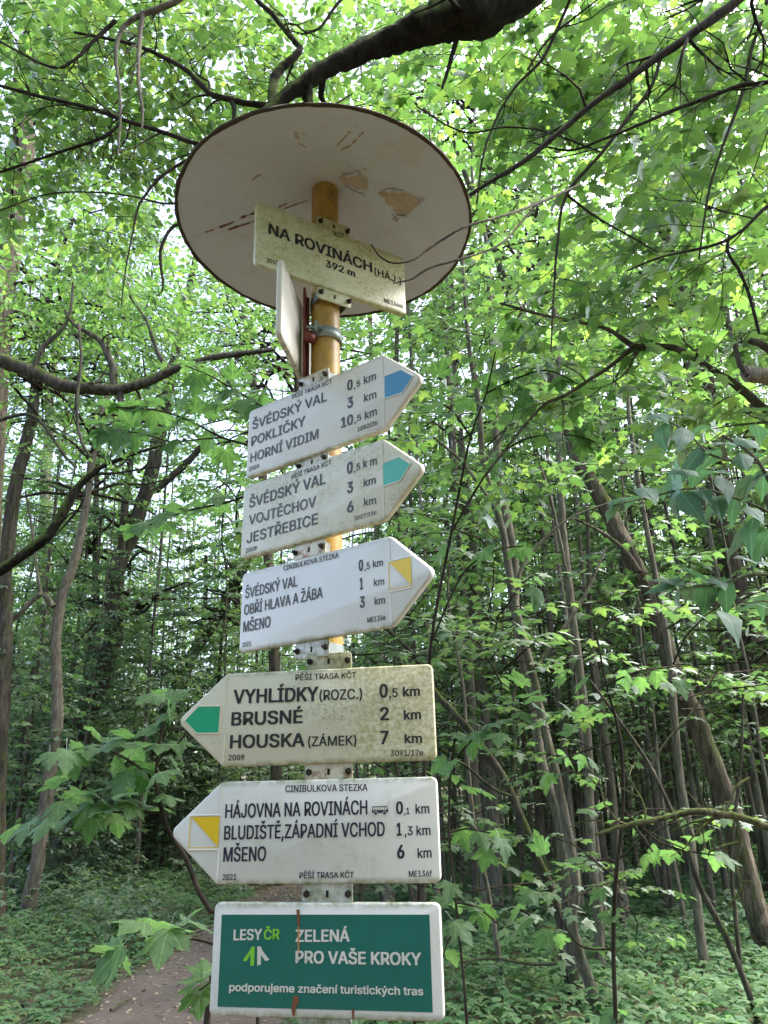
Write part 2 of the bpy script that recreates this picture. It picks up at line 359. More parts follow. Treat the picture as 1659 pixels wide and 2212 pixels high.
# ------------------------------------------------------------------ signpost
PX, PY_ = -.11325, 1.4
def sign_mat(name, base, algae=.3, speck=.3, edge=.5, seed=0., rust=0., grey=(.20, .22, .10), gx=0.):
    mt, nt, out = new_mat(name); b = N(nt, 'ShaderNodeBsdfPrincipled')
    tc = N(nt, 'ShaderNodeTexCoord'); mp = N(nt, 'ShaderNodeMapping'); mp.inputs['Location'].default_value = (seed, seed*.7, seed*1.3)
    nt.links.new(tc.outputs['Object'], mp.inputs[0]); oc = mp.outputs[0]
    n1 = noise(nt, oc, 11, 5, .65); n2 = noise(nt, oc, 150, 3, .7); n3 = noise(nt, oc, 420, 2, .7); n4 = noise(nt, oc, 5, 2)
    sx0 = N(nt, 'ShaderNodeSeparateXYZ'); nt.links.new(tc.outputs['Object'], sx0.inputs[0])
    ga = N(nt, 'ShaderNodeMath', operation='MULTIPLY_ADD', i_1=gx); nt.links.new(sx0.outputs[0], ga.inputs[0]); nt.links.new(n1, ga.inputs[2])
    blot = ramp(nt, ga.outputs[0], [(.60-.35*algae, 0), (.80-.30*algae, 1)]); sp = ramp(nt, n2, [(.40, .15), (.62, 1)])
    mm = N(nt, 'ShaderNodeMath', operation='MULTIPLY'); nt.links.new(blot, mm.inputs[0]); nt.links.new(sp, mm.inputs[1])
    c = mixc(nt, ramp(nt, n4, [(.35, 0), (.7, 1)]), tuple(x*.96 for x in base), tuple(min(1, x*1.03) for x in base))
    m2 = N(nt, 'ShaderNodeMath', operation='MULTIPLY', i_1=min(.9, .45+algae*.5)); nt.links.new(mm.outputs[0], m2.inputs[0])
    c = mixc(nt, m2.outputs[0], c, (.31, .31, .10))
    dk = ramp(nt, n3, [(.66-.1*speck, 0), (.72-.06*speck, min(1, speck*1.6))])
    md = N(nt, 'ShaderNodeMath', operation='MULTIPLY'); nt.links.new(dk, md.inputs[0]); nt.links.new(ramp(nt, noise(nt, oc, 9, 5, .7), [(.5, 0.05), (.66, 1)]), md.inputs[1])
    c = mixc(nt, md.outputs[0], c, (.12, .115, .06))
    # grime that collects along the rolled rim
    sx = N(nt, 'ShaderNodeSeparateXYZ'); nt.links.new(tc.outputs['Object'], sx.inputs[0])
    az = N(nt, 'ShaderNodeMath', operation='ABSOLUTE'); nt.links.new(sx.outputs[2], az.inputs[0])
    ax = N(nt, 'ShaderNodeMath', operation='ABSOLUTE'); nt.links.new(sx.outputs[0], ax.inputs[0])
    e1 = N(nt, 'ShaderNodeMath', operation='MULTIPLY', i_1=1/.079); nt.links.new(az.outputs[0], e1.inputs[0])
    er = ramp(nt, e1.outputs[0], [(.86, 0), (1., 1)])
    en = ramp(nt, noise(nt, oc, 38, 5, .75), [(.58-.2*edge, 0), (.72-.1*edge, min(1., edge*1.3))])
    me_ = N(nt, 'ShaderNodeMath', operation='MULTIPLY'); nt.links.new(er, me_.inputs[0]); nt.links.new(en, me_.inputs[1])
    c = mixc(nt, me_.outputs[0], c, grey)
    if rust:
        rr = ramp(nt, noise(nt, oc, 26, 6, .7), [(.62-.2*rust, 0), (.70-.12*rust, 1)]); c = mixc(nt, rr, c, (.30, .11, .035))
    nt.links.new(c, b.inputs['Base Color']); b.inputs['Roughness'].default_value = .33; b.inputs['Specular IOR Level'].default_value = .5
    bp = N(nt, 'ShaderNodeBump'); bp.inputs['Strength'].default_value = .08; bp.inputs['Distance'].default_value = .002
    nt.links.new(n1, bp.inputs['Height']); nt.links.new(bp.outputs[0], b.inputs['Normal'])
    nt.links.new(b.outputs[0], out.inputs[0]); return mt
def print_mat(name, col, wear=.15, under=(.7, .68, .62), rough=.35, sc=260):
    mt, nt, out = new_mat(name); b = N(nt, 'ShaderNodeBsdfPrincipled')
    oc = objc(nt); w = ramp(nt, noise(nt, oc, sc, 4, .7), [(.72-.25*wear, 0), (.80-.15*wear, .75)])
    v = noise(nt, oc, 14, 3); c0 = mixc(nt, v, tuple(x*.82 for x in col), tuple(min(1, x*1.15) for x in col))
    c = mixc(nt, w, c0, under)
    nt.links.new(c, b.inputs['Base Color']); b.inputs['Roughness'].default_value = rough
    nt.links.new(b.outputs[0], out.inputs[0]); return mt
M['print'] = print_mat('print_black', (.020, .020, .024), .10)
M['print_worn'] = print_mat('print_black_worn', (.035, .033, .045), .5)
M['print_blue'] = print_mat('print_navy', (.020, .020, .05), .05)
M['print_white'] = print_mat('print_white', (.70, .70, .69), .25, (.55, .57, .45), sc=30)
M['lime'] = print_mat('print_lime', (.22, .62, .05), .05)
M['f_blue'] = print_mat('field_blue', (.022, .22, .40), .12, (.2, .36, .48))
M['f_teal'] = print_mat('field_teal', (.05, .42, .33), .45, (.36, .52, .40))
M['f_green'] = print_mat('field_green', (.01, .38, .21), .3, (.10, .40, .26), sc=40)
M['f_yellow'] = print_mat('field_yellow', (.80, .55, .015), .25, (.6, .5, .15))
M['panel_green'] = print_mat('panel_green', (.004, .140, .122), .2, (.02, .19, .16), sc=22)
M['rust'] = plain('rust', (.20, .085, .045), .8, var=.4, scale=120)
M['rust_stain'] = plain('rust_stain', (.40, .25, .16), .6, var=.3, scale=90)
M['bolt'] = plain('old_bolt', (.045, .035, .03), .55, .6, .4, 300)
M['steel'] = plain('galvanised_steel', (.27, .31, .31), .45, .55, .25, 90)
M['redpaint'] = plain('red_brown_paint', (.16, .035, .028), .4, 0, .3, 60)
M['slot'] = plain('slot_dark', (.02, .018, .016), .8)
mt, nt, out = new_mat('ochre_paint'); b = N(nt, 'ShaderNodeBsdfPrincipled'); b.inputs['Roughness'].default_value = .38
c = mixc(nt, noise(nt, objc(nt, (1, 1, .5)), 14, 4), (.34, .205, .035), (.50, .315, .07))
c = mixc(nt, ramp(nt, noise(nt, objc(nt), 170, 3, .7), [(.63, 0), (.70, .9)]), c, (.07, .04, .015))
c = mixc(nt, ramp(nt, noise(nt, objc(nt, (1, 1, 1), (4, 1, 2)), 22, 5, .7), [(.50, 0), (.70, .8)]), c, (.12, .07, .03))
nt.links.new(c, b.inputs['Base Color']); nt.links.new(b.outputs[0], out.inputs[0]); M['ochre'] = mt
mt, nt, out = new_mat('roof_paint'); b = N(nt, 'ShaderNodeBsdfPrincipled'); b.inputs['Roughness'].default_value = .42
oc = objc(nt)
c = mixc(nt, noise(nt, oc, 7, 4), (.51, .555, .66), (.59, .635, .74))
c = mixc(nt, ramp(nt, noise(nt, oc, 90, 3, .8), [(.67, 0), (.72, .85)]), c, (.20, .12, .07))
c = mixc(nt, ramp(nt, noise(nt, objc(nt, (1, 1, 1), (3, 5, 1)), 10, 6, .75), [(.55, 0), (.75, .55)]), c, (.46, .36, .30))
c = mixc(nt, ramp(nt, noise(nt, objc(nt, (1, 1, 1), (9, 2, 4)), 34, 6, .8), [(.60, 0), (.70, .55)]), c, (.36, .27, .21))
nt.links.new(c, b.inputs['Base Color']); nt.links.new(b.outputs[0], out.inputs[0]); M['roof'] = mt
M['roof_rim'] = plain('grimy_rim', (.060, .045, .032), .9, var=.5, scale=70)
M['peel'] = print_mat('bare_peeled_metal', (.47, .405, .34), .75, (.27, .17, .11), rough=.85, sc=45)

def poly_mesh(name, pts, y, mat):
    """flat convex-or-fan polygon facing the front of a sign (x, z) at local depth y"""
    import mathutils.geometry as mg
    v3 = [Vector((p[0], p[1], 0)) for p in pts]; tris = mg.tessellate_polygon([v3])
    out_t = []
    for t in tris:
        a, b_, c_ = [pts[i] for i in t]
        cr = (b_[0]-a[0])*(c_[1]-a[1])-(b_[1]-a[1])*(c_[0]-a[0]); out_t.append(t if cr > 0 else (t[0], t[2], t[1]))
    mb = MB(); mb.add([(p[0], y, p[1]) for p in pts], t=out_t); return mb.mesh(name, mat, False)

def round_poly(pts, rs, k=5):
    out_p = []; n = len(pts)
    for i in range(n):
        p = np.array(pts[i]); a = np.array(pts[i-1])-p; b_ = np.array(pts[(i+1) % n])-p
        a /= np.linalg.norm(a); b_ /= np.linalg.norm(b_); ang = math.acos(np.clip(a@b_, -1, 1)); r = rs[i]
        d = r/math.tan(ang/2); c_ = p+(a+b_)/np.linalg.norm(a+b_)*r/math.sin(ang/2)
        s_ = p+a*d; e_ = p+b_*d
        a0 = math.atan2(*(s_-c_)[::-1]); a1 = math.atan2(*(e_-c_)[::-1]); da = (a1-a0+math.pi) % (2*math.pi)-math.pi
        for j in range(k+1):
            t = a0+da*j/k; out_p.append((c_[0]+r*math.cos(t), c_[1]+r*math.sin(t)))
    return np.array(out_p)
def inset(p, d):
    n = len(p); e = np.roll(p, -1, 0)-p; ln = np.maximum(np.linalg.norm(e, axis=1, keepdims=True), 1e-9); e = e/ln
    nin = np.stack([-e[:, 1], e[:, 0]], 1)          # inward for CCW
    nn = nin+np.roll(nin, 1, 0); nn /= np.maximum(np.linalg.norm(nn, axis=1, keepdims=True), 1e-9)
    cosv = np.maximum((nn*nin).sum(1, keepdims=True), .4)
    return p+nn*d/cosv
def slab(mb, p, y0, depth, bev):
    """p: CCW outline seen from the front (x right, z up); front face at y0, back at y0+depth, rounded rim"""
    rings = [(inset(p, bev), y0), (inset(p, bev*.3), y0+bev*.3), (p, y0+bev), (p, y0+depth-bev*.5), (inset(p, bev*.5), y0+depth)]
    n = len(p); V = np.concatenate([np.stack([r[:, 0], np.full(n, y), r[:, 1]], 1) for r, y in rings])
    Q = []
    for k in range(len(rings)-1):
        for i in range(n): j = (i+1) % n; Q.append((k*n+j, k*n+i, (k+1)*n+i, (k+1)*n+j))
    T = [(0, i, i+1) for i in range(1, n-1)]; L = (len(rings)-1)*n; T += [(L, L+i+1, L+i) for i in range(1, n-1)]
    mb.add(V, q=Q, t=T)
def rect(x0, x1, z0, z1): return [(x0, z0), (x1, z0), (x1, z1), (x0, z1)]
# sans-serif letter outlines, thousandths of a unit: advance; contour|contour
GLYPHS = {
 ' ': '188;',
 '(': '273;89,207 90,235 92,264 96,293 101,324 107,354 114,384 122,413 132,441 142,468 153,494 164,517 177,539 236,539 223,512 212,485 201,457 191,428 182,399 174,370 167,342 161,313 157,285 154,258 152,232 151,207 152,184 154,161 156,138 160,115 165,91 172,67 179,42 188,16 198,-10 209,-38 222,-66 236,-96 177,-96 156,-59 139,-21 124,16 111,55 102,93 95,131 90,169',
 ')': '273;37,-96 52,-66 64,-37 76,-9 86,18 95,44 102,69 108,93 113,116 117,139 120,162 121,184 122,207 121,232 119,258 116,285 112,313 106,342 99,370 91,399 82,428 73,457 62,485 50,512 37,539 97,539 109,517 121,494 131,468 142,441 151,413 159,384 167,354 173,323 178,293 181,264 183,235 184,207 183,168 178,130 171,92 161,53 149,15 134,-22 117,-59 97,-96',
 ',': '188;38,-119 68,71 137,71 84,-119',
 '.': '188;95,-4 78,-1 63,9 53,24 50,41 53,59 63,73 78,83 95,87 113,83 128,73 138,59 141,41 138,24 128,9 113,-1',
 '/': '249;235,533 71,-76 14,-76 178,533',
 '0': '453;227,-7 199,-5 174,1 151,11 130,24 111,41 95,62 80,86 69,113 60,144 53,178 49,214 48,254 49,294 53,330 60,364 69,395 81,422 95,447 112,467 130,484 151,498 174,508 200,514 227,516 254,514 279,508 302,498 323,484 342,467 358,447 372,422 384,395 393,364 400,330 404,294 405,254 404,214 400,178 393,144 384,113 373,86 359,62 342,41 323,24 302,11 279,1 254,-5|227,50 261,56 290,74 303,87 313,103 323,122 330,144 336,168 340,194 343,223 344,254 343,285 340,314 336,341 330,365 323,387 313,405 303,422 290,435 261,453 227,460 192,453 163,435 151,422 140,405 131,387 123,365 117,341 113,314 110,285 109,254 110,223 113,194 117,168 123,144 131,122 140,103 151,87 163,74 192,56',
 '1': '453;76,0 76,55 391,55 391,0|276,509 276,0 212,0 212,448 209,448 86,358 86,427 198,509',
 '2': '453;64,0 64,47 234,229 282,282 299,305 311,327 318,348 320,371 317,397 308,419 293,436 273,449 250,457 224,460 196,457 172,447 153,433 139,413 130,390 127,362 66,362 67,384 71,405 77,424 86,442 111,473 143,496 162,505 182,511 203,514 225,516 247,514 268,511 288,505 306,497 337,474 361,445 376,411 381,372 378,345 371,318 357,290 336,259 267,180 153,60 153,57 389,57 389,0',
 '3': '453;218,-7 195,-6 173,-3 152,2 133,10 98,30 70,57 52,91 44,132 109,132 115,107 126,87 144,71 165,59 191,52 219,50 248,53 275,61 297,74 315,93 325,116 329,145 326,172 316,196 299,217 275,234 242,244 201,248 157,248 157,299 288,448 288,452 70,452 70,509 372,509 372,461 211,278 211,289 239,290 264,288 287,284 308,276 327,265 344,253 359,239 371,222 381,205 387,186 392,166 393,145 392,123 387,103 380,84 370,66 358,50 344,36 327,23 309,12 288,4 266,-2 243,-6',
 '5': '453;221,-7 199,-6 178,-2 159,3 140,11 108,32 83,60 66,93 60,130 122,130 127,108 138,89 154,73 173,60 196,52 221,50 250,53 276,64 298,82 314,104 324,131 328,162 324,193 314,221 297,244 275,262 248,273 218,277 192,275 167,268 145,258 128,246 67,253 96,509 366,509 366,452 151,452 134,301 136,301 155,315 178,325 203,331 229,334 263,330 294,321 321,306 345,285 364,260 379,231 388,199 391,163 390,139 385,117 379,95 369,76 357,57 343,41 327,27 309,15 289,6 268,-1 245,-5',
 '6': '453;226,-7 203,-5 182,-1 161,5 142,15 125,26 109,40 96,56 84,74 75,94 69,115 65,138 64,162 68,199 80,239 89,261 102,285 118,311 137,340 252,509 322,509 151,261 145,261 154,275 165,288 179,299 196,307 214,312 235,314 257,313 278,309 298,303 316,295 346,271 370,240 378,221 384,201 388,180 389,157 388,134 384,112 377,92 368,73 356,55 343,39 327,26 310,14 291,5 271,-2 249,-6|226,48 254,52 279,63 299,79 314,101 324,128 327,157 324,187 314,213 299,235 279,251 254,262 226,265 198,262 174,252 153,235 138,214 128,188 125,158 128,128 138,102 153,79 174,63 198,52',
 '7': '453;97,0 323,448 323,452 62,452 62,509 391,509 391,449 165,0',
 '8': '453;226,-7 201,-6 178,-2 156,3 136,11 101,33 74,62 57,96 52,135 55,166 65,195 81,220 101,241 125,256 153,265 153,267 119,282 93,308 76,342 70,380 75,417 90,450 114,477 146,498 164,506 184,511 204,514 226,516 248,514 269,511 288,506 306,498 337,477 361,450 377,417 382,380 376,342 359,308 333,282 300,267 300,265 327,256 351,241 372,220 387,195 397,166 401,135 395,96 378,62 352,33 317,11 296,3 275,-2 251,-6|226,49 258,52 285,60 307,74 323,91 333,113 337,139 333,165 322,189 305,208 283,223 256,232 226,235 196,232 169,223 147,208 130,189 119,165 115,139 119,113 129,91 145,74 167,60 195,52|226,290 252,292 274,300 293,313 307,330 316,351 319,376 316,399 308,420 294,437 275,449 252,457 226,460 200,457 177,449 159,437 145,420 136,399 133,376 136,351 145,330 159,313 178,300 201,292',
 '9': '453;226,516 249,514 271,510 291,503 310,494 328,482 343,468 356,452 368,434 377,414 384,393 388,371 389,347 385,309 373,270 363,248 350,224 334,197 315,168 200,0 130,0 301,248 307,248 299,234 287,221 273,210 257,202 238,196 218,195 195,196 175,199 155,206 137,214 106,237 83,269 74,287 68,307 65,329 64,352 65,375 69,397 75,417 85,436 96,454 110,469 125,483 143,494 162,504 182,510 203,514|226,460 199,457 174,446 154,429 138,407 129,381 125,352 129,322 138,295 154,274 174,257 199,247 226,243 254,247 279,257 299,273 314,295 324,321 327,350 324,381 314,407 299,429 279,446 254,457',
 'A': '480;16,0 201,509 276,509 463,0 395,0 287,302 264,372 232,478 245,478 213,371 191,302 85,0|110,142 110,199 370,199 370,142',
 'B': '456;60,0 60,509 241,509 266,508 289,504 310,499 329,491 359,469 381,442 394,410 398,374 395,344 387,320 373,301 356,286 336,275 315,267 315,262 339,257 363,245 385,227 402,203 414,173 418,136 413,100 400,67 377,39 344,18 324,10 301,4 275,1 247,0|125,57 245,57 272,58 296,63 315,70 330,80 349,105 355,137 352,161 342,184 327,203 306,218 279,228 248,231 125,231|125,285 238,285 265,288 288,296 308,309 323,326 333,348 336,372 330,403 313,429 283,446 240,452 125,452',
 'C': '510;267,-7 235,-5 205,1 177,11 150,25 126,42 104,63 86,88 70,115 57,146 48,179 42,215 40,254 42,293 48,329 57,362 70,393 86,421 104,445 126,466 150,484 177,498 205,508 235,514 267,516 305,513 340,504 373,490 402,471 427,447 448,418 463,385 473,348 408,348 401,373 389,395 375,413 357,428 337,440 315,449 292,454 267,456 245,454 223,450 203,443 184,432 166,419 150,403 137,385 125,364 116,340 109,314 105,285 103,254 105,223 109,194 116,168 125,145 137,123 151,105 166,89 184,76 203,66 223,59 245,54 267,53 292,55 315,60 337,69 357,81 375,96 389,114 401,136 408,160 473,160 463,124 448,91 428,62 402,38 373,19 341,5 305,-4',
 'D': '502;219,0 96,0 96,57 215,57 244,58 272,63 296,70 318,81 337,94 354,110 368,128 379,149 388,172 394,198 398,226 399,255 398,285 394,312 388,337 379,361 368,381 354,399 338,415 320,428 299,438 275,446 249,450 221,452 93,452 93,509 225,509 261,507 294,501 325,492 353,478 377,461 399,441 418,418 433,391 446,361 455,329 460,293 462,255 460,217 455,181 446,149 433,119 417,92 398,68 376,48 351,31 322,17 291,8 256,2|125,509 125,0 60,0 60,509',
 'E': '419;60,0 60,509 372,509 372,452 125,452 125,286 355,286 355,229 125,229 125,57 375,57 375,0',
 'H': '517;60,0 60,509 125,509 125,289 392,289 392,509 457,509 457,0 392,0 392,232 125,232 125,0',
 'I': '300;31,0 31,57 118,57 118,452 31,452 31,509 269,509 269,452 183,452 183,57 269,57 269,0',
 'J': '396;185,-7 153,-4 124,3 98,15 75,33 57,55 44,81 36,111 33,145 33,173 98,173 98,145 104,104 122,74 149,56 185,50 220,56 248,74 266,104 272,145 272,509 336,509 336,145 334,111 326,81 313,55 294,33 271,15 246,3 217,-4',
 'K': '467;104,145 104,216 139,261 174,303 212,344 364,509 448,509 231,276 228,276|60,0 60,509 125,509 125,334 124,225 125,193 125,0|372,0 188,259 228,309 449,0',
 'L': '393;60,0 60,509 125,509 125,57 361,57 361,0',
 'M': '628;60,0 60,509 152,509 277,187 287,159 299,123 311,84 322,49 307,49 318,83 330,121 342,158 352,187 476,509 568,509 568,0 504,0 504,291 504,327 505,369 506,413 507,457 513,457 498,409 482,363 467,322 456,291 342,0 286,0 170,291 159,321 145,361 129,408 112,457 119,457 120,416 121,372 122,328 122,291 122,0',
 'N': '523;60,0 60,509 136,509 343,183 363,151 388,107 414,55 405,54 401,108 399,157 399,195 399,509 463,509 463,0 387,0 202,290 177,331 148,381 108,452 119,454 122,384 124,328 125,291 125,0',
 'O': '533;267,-7 235,-5 205,1 177,11 150,25 126,42 105,63 86,88 70,115 57,146 48,179 42,215 40,254 42,293 48,329 57,362 70,393 86,421 105,445 126,466 150,484 177,498 205,508 235,514 267,516 299,514 329,508 357,498 384,484 408,466 429,445 448,421 464,393 477,362 486,329 491,293 493,254 491,215 486,179 477,146 464,115 448,88 429,63 408,42 384,25 357,11 329,1 299,-5|267,53 289,54 310,59 330,66 349,76 367,89 383,105 396,123 408,144 418,168 425,194 429,223 430,254 429,286 425,314 418,341 408,365 396,386 383,404 367,420 349,433 330,443 310,450 289,454 267,456 245,454 223,450 203,443 184,433 167,420 151,404 137,385 125,364 116,340 109,314 105,285 103,254 105,223 109,194 116,168 125,144 137,123 151,105 167,89 184,76 203,66 223,59 245,54',
 'P': '445;60,0 60,509 235,509 263,507 289,503 312,497 332,487 350,476 366,462 379,447 390,430 398,411 404,391 407,370 409,348 407,325 404,304 398,284 390,265 379,248 366,233 350,219 332,207 312,198 289,191 263,187 235,186 109,186 109,242 233,242 269,246 297,256 318,272 333,294 342,319 344,348 342,376 333,402 318,423 297,439 268,449 232,452 125,452 125,0',
 'R': '449;60,0 60,509 236,509 264,507 290,504 313,497 333,489 367,465 390,433 399,415 405,395 408,374 409,352 408,330 405,309 399,290 390,271 367,240 333,217 312,209 289,203 264,199 236,198 96,198 96,255 234,255 269,258 298,267 319,281 334,300 342,324 345,352 342,380 334,405 319,425 298,440 269,449 233,452 125,452 125,0|353,0 230,229 303,229 428,0',
 'S': '447;224,-9 197,-8 172,-4 149,1 128,9 108,19 91,31 76,45 64,60 54,77 46,96 41,115 38,137 104,137 110,110 123,88 142,71 166,59 194,52 224,49 257,52 286,60 311,74 329,92 341,114 346,139 342,161 332,179 316,193 296,205 245,222 184,239 154,249 128,260 105,274 86,289 71,307 60,326 54,348 52,372 58,413 75,448 87,463 102,476 119,488 138,498 158,506 180,511 203,514 227,516 252,514 275,511 296,505 316,498 351,476 377,449 394,415 401,378 337,378 326,412 302,437 286,447 267,453 247,457 225,459 194,456 167,448 145,435 129,418 118,398 115,376 119,352 131,334 148,319 169,308 212,293 264,279 312,264 336,252 359,238 379,220 395,198 405,171 408,139 403,99 386,64 374,48 360,34 343,21 323,11 302,2 278,-4 252,-8',
 'T': '449;32,452 32,509 417,509 417,452 257,452 257,0 193,0 193,452',
 'U': '517;259,-8 230,-7 203,-2 177,5 154,15 133,28 114,43 98,60 85,80 74,101 66,124 62,148 60,173 60,509 124,509 124,178 128,144 141,113 160,87 187,68 220,56 259,52 298,56 331,68 357,87 377,113 389,144 393,178 393,509 457,509 457,173 456,148 451,124 443,101 433,80 419,60 403,43 384,28 363,15 340,5 315,-2 288,-7',
 'V': '480;204,0 16,509 84,509 192,206 215,137 248,31 235,31 267,138 290,206 395,509 463,509 278,0',
 'Y': '472;203,0 203,208 16,509 91,509 192,344 222,292 250,230 224,230 251,293 280,344 381,509 455,509 268,208 268,0',
 'Z': '438;42,0 42,46 273,385 306,431 341,476 348,454 285,452 223,452 40,452 40,509 397,509 397,462 169,129 134,81 97,33 90,54 152,57 214,57 399,57 399,0',
 'a': '389;160,-9 126,-5 94,5 68,22 48,45 35,73 30,108 34,138 43,161 58,179 78,193 100,203 125,211 178,220 234,227 252,230 265,235 273,243 276,255 276,257 273,279 267,297 256,311 240,322 220,329 196,331 171,329 149,322 132,313 118,301 107,288 100,274 41,291 57,322 79,346 104,364 133,375 163,382 194,384 239,379 263,372 286,360 306,343 322,320 333,290 337,251 337,0 277,0 277,52 272,52 252,25 236,12 215,1 190,-6|170,45 202,49 228,59 248,74 263,93 272,115 276,138 276,190 259,182 231,176 200,171 175,168 134,159 117,150 103,139 95,124 92,105 94,87 102,72 114,61 130,52 149,47',
 'b': '424;229,-8 198,-5 172,4 153,17 138,31 118,59 112,59 112,0 53,0 53,509 114,509 114,319 118,319 137,346 152,360 171,373 197,381 229,384 252,383 274,378 294,371 313,361 330,347 345,332 359,313 370,293 379,270 385,245 389,218 390,189 389,160 385,133 379,108 370,84 359,64 346,45 330,29 313,16 294,5 274,-2 252,-7|220,47 253,51 279,66 301,88 316,117 325,151 328,189 325,227 316,261 301,290 280,311 253,325 220,330 188,325 161,312 140,291 125,263 116,229 113,189 116,150 125,115 140,86 162,65 188,51',
 'c': '396;207,-8 182,-7 159,-2 137,6 117,16 98,30 82,46 68,64 56,85 46,108 40,133 36,159 34,187 36,216 40,243 46,268 56,291 68,312 82,330 98,346 117,360 137,371 159,378 182,383 207,384 234,383 260,377 284,368 305,356 324,341 340,322 353,301 362,277 303,262 290,289 270,311 242,325 207,330 173,325 145,310 124,287 108,258 99,224 96,187 99,151 108,117 124,89 145,66 173,51 207,46 243,52 271,66 292,89 304,117 363,102 354,78 341,56 325,37 306,21 285,9 261,-1 235,-6',
 'd': '424;195,-8 172,-7 151,-2 130,5 111,16 94,29 79,45 66,64 55,84 46,108 39,133 35,160 34,189 35,218 39,245 46,270 55,293 66,313 79,332 95,347 112,361 131,371 151,378 173,383 196,384 228,381 253,373 272,360 287,346 306,319 311,319 311,509 372,509 372,0 313,0 313,59 307,59 287,31 272,17 252,4 227,-5|205,47 236,51 263,65 284,86 299,115 309,150 312,189 309,229 300,263 284,291 263,312 237,325 205,330 172,325 145,311 124,290 108,261 99,227 96,189 99,151 109,117 124,88 145,66 172,51',
 'e': '404;212,-8 185,-7 161,-2 138,6 117,16 98,30 82,46 68,64 56,85 46,108 40,132 35,159 34,187 35,215 39,242 46,267 55,290 67,311 81,329 97,346 115,359 135,370 157,378 180,383 205,384 236,382 266,374 294,361 319,341 341,315 357,282 363,263 368,242 370,219 371,194 371,169 75,169 75,221 338,221 310,202 307,237 298,269 283,294 263,314 237,326 205,330 173,326 146,313 125,294 109,270 99,241 96,211 96,178 100,139 110,106 128,80 151,61 179,50 212,46 234,48 254,53 271,61 285,73 297,88 306,105 365,91 353,63 335,39 311,19 283,4 249,-5',
 'f': '254;228,379 228,327 6,327 6,379|81,0 81,432 84,461 96,486 113,505 135,519 161,527 187,530 222,527 243,521 227,468 215,472 195,474 171,470 154,460 145,443 142,419 142,0',
 'h': '410;114,227 114,0 53,0 53,509 114,509 114,287 102,287 112,312 124,332 137,349 152,362 187,379 227,384 264,380 295,369 321,349 341,321 348,304 353,285 356,264 357,240 357,0 296,0 296,235 290,275 273,304 246,323 210,329 184,326 161,317 141,303 126,283 117,257',
 'i': '167;53,0 53,379 114,379 114,0|84,443 67,446 54,455 44,468 41,483 44,499 54,512 67,521 84,524 100,521 114,512 123,499 126,483 123,468 114,455 100,446',
 'j': '167;53,379 114,379 114,-30 111,-63 102,-90 86,-113 65,-129 37,-139 4,-143 -10,-143 -10,-87 2,-87 25,-83 40,-72 50,-54 53,-29|83,443 67,446 53,455 44,468 41,483 44,499 53,512 67,521 83,524 100,521 114,512 123,499 126,483 123,468 114,455 100,446',
 'k': '381;110,137 110,212 121,212 284,379 360,379 184,199 177,199|53,0 53,509 114,509 114,0|294,0 148,186 191,229 372,0',
 'm': '610;53,0 53,379 112,379 112,295 108,295 118,323 132,346 151,363 172,376 195,384 219,386 257,380 287,361 309,331 321,295 312,295 322,321 337,343 357,361 381,375 407,383 437,386 468,383 497,372 522,354 541,328 553,296 557,255 557,0 496,0 496,254 490,289 473,313 447,326 419,330 395,328 374,320 358,307 345,290 338,270 335,247 335,0 274,0 274,260 269,288 253,311 229,326 199,330 178,328 158,320 140,307 126,289 117,266 114,238 114,0',
 'n': '410;114,227 114,0 53,0 53,379 112,379 112,287 102,287 112,312 124,332 137,349 152,362 187,379 227,384 264,380 295,369 321,349 341,321 348,304 353,285 356,264 357,240 357,0 296,0 296,235 290,275 273,304 246,323 210,329 184,326 161,317 141,303 126,283 117,257',
 'o': '415;207,-8 182,-7 159,-2 137,6 117,16 98,30 82,46 68,64 56,85 46,108 40,133 36,159 34,187 36,216 40,243 46,268 56,291 68,312 82,330 98,346 117,360 137,371 159,378 182,383 207,384 233,383 256,378 278,371 299,360 317,346 333,330 347,312 359,291 369,268 376,243 380,216 381,187 380,159 376,133 369,108 359,85 347,64 333,46 317,30 299,16 278,6 256,-2 233,-7|207,46 242,51 270,66 292,89 307,117 316,151 319,187 316,224 307,258 292,287 270,310 242,325 207,330 173,325 145,310 124,287 108,258 99,224 96,187 99,151 108,117 124,89 145,66 173,51',
 'p': '424;53,-143 53,379 112,379 112,319 118,319 137,346 152,360 171,373 197,381 229,384 252,383 274,378 294,371 313,361 330,347 345,332 359,313 370,293 379,270 385,245 389,218 390,189 389,160 385,133 379,108 370,84 359,64 346,45 330,29 313,16 294,5 274,-2 252,-7 229,-8 198,-5 173,4 153,17 138,31 118,59 114,59 114,-143|220,47 253,51 279,66 301,88 316,117 325,151 328,189 325,227 316,261 301,290 280,311 253,325 220,330 188,325 161,312 140,291 125,263 116,229 113,189 116,150 125,115 140,86 162,65 188,51',
 'r': '259;53,0 53,379 112,379 112,321 115,321 130,347 152,367 181,380 213,385 229,384 243,384 243,322 230,324 207,326 182,323 159,315 140,301 126,284 117,262 114,237 114,0',
 's': '365;182,-8 145,-5 112,3 84,18 62,38 45,63 36,94 94,107 105,79 124,60 150,49 181,45 217,50 244,62 262,81 268,103 265,121 254,136 237,147 212,155 149,170 125,177 104,186 87,196 72,208 53,237 47,274 51,305 65,332 87,354 115,370 149,381 187,384 223,381 254,372 279,358 299,339 314,316 324,290 268,277 258,298 243,316 219,328 187,333 156,329 131,317 114,299 109,277 112,258 124,243 144,232 172,223 229,209 254,202 275,194 292,183 306,171 325,142 331,107 326,75 312,47 290,24 260,6 223,-5',
 't': '227;204,379 204,327 6,327 6,379|65,471 126,471 126,98 128,76 136,61 150,53 170,50 185,51 202,54 213,2 192,-3 168,-4 145,-3 125,2 107,10 92,21 72,52 65,93',
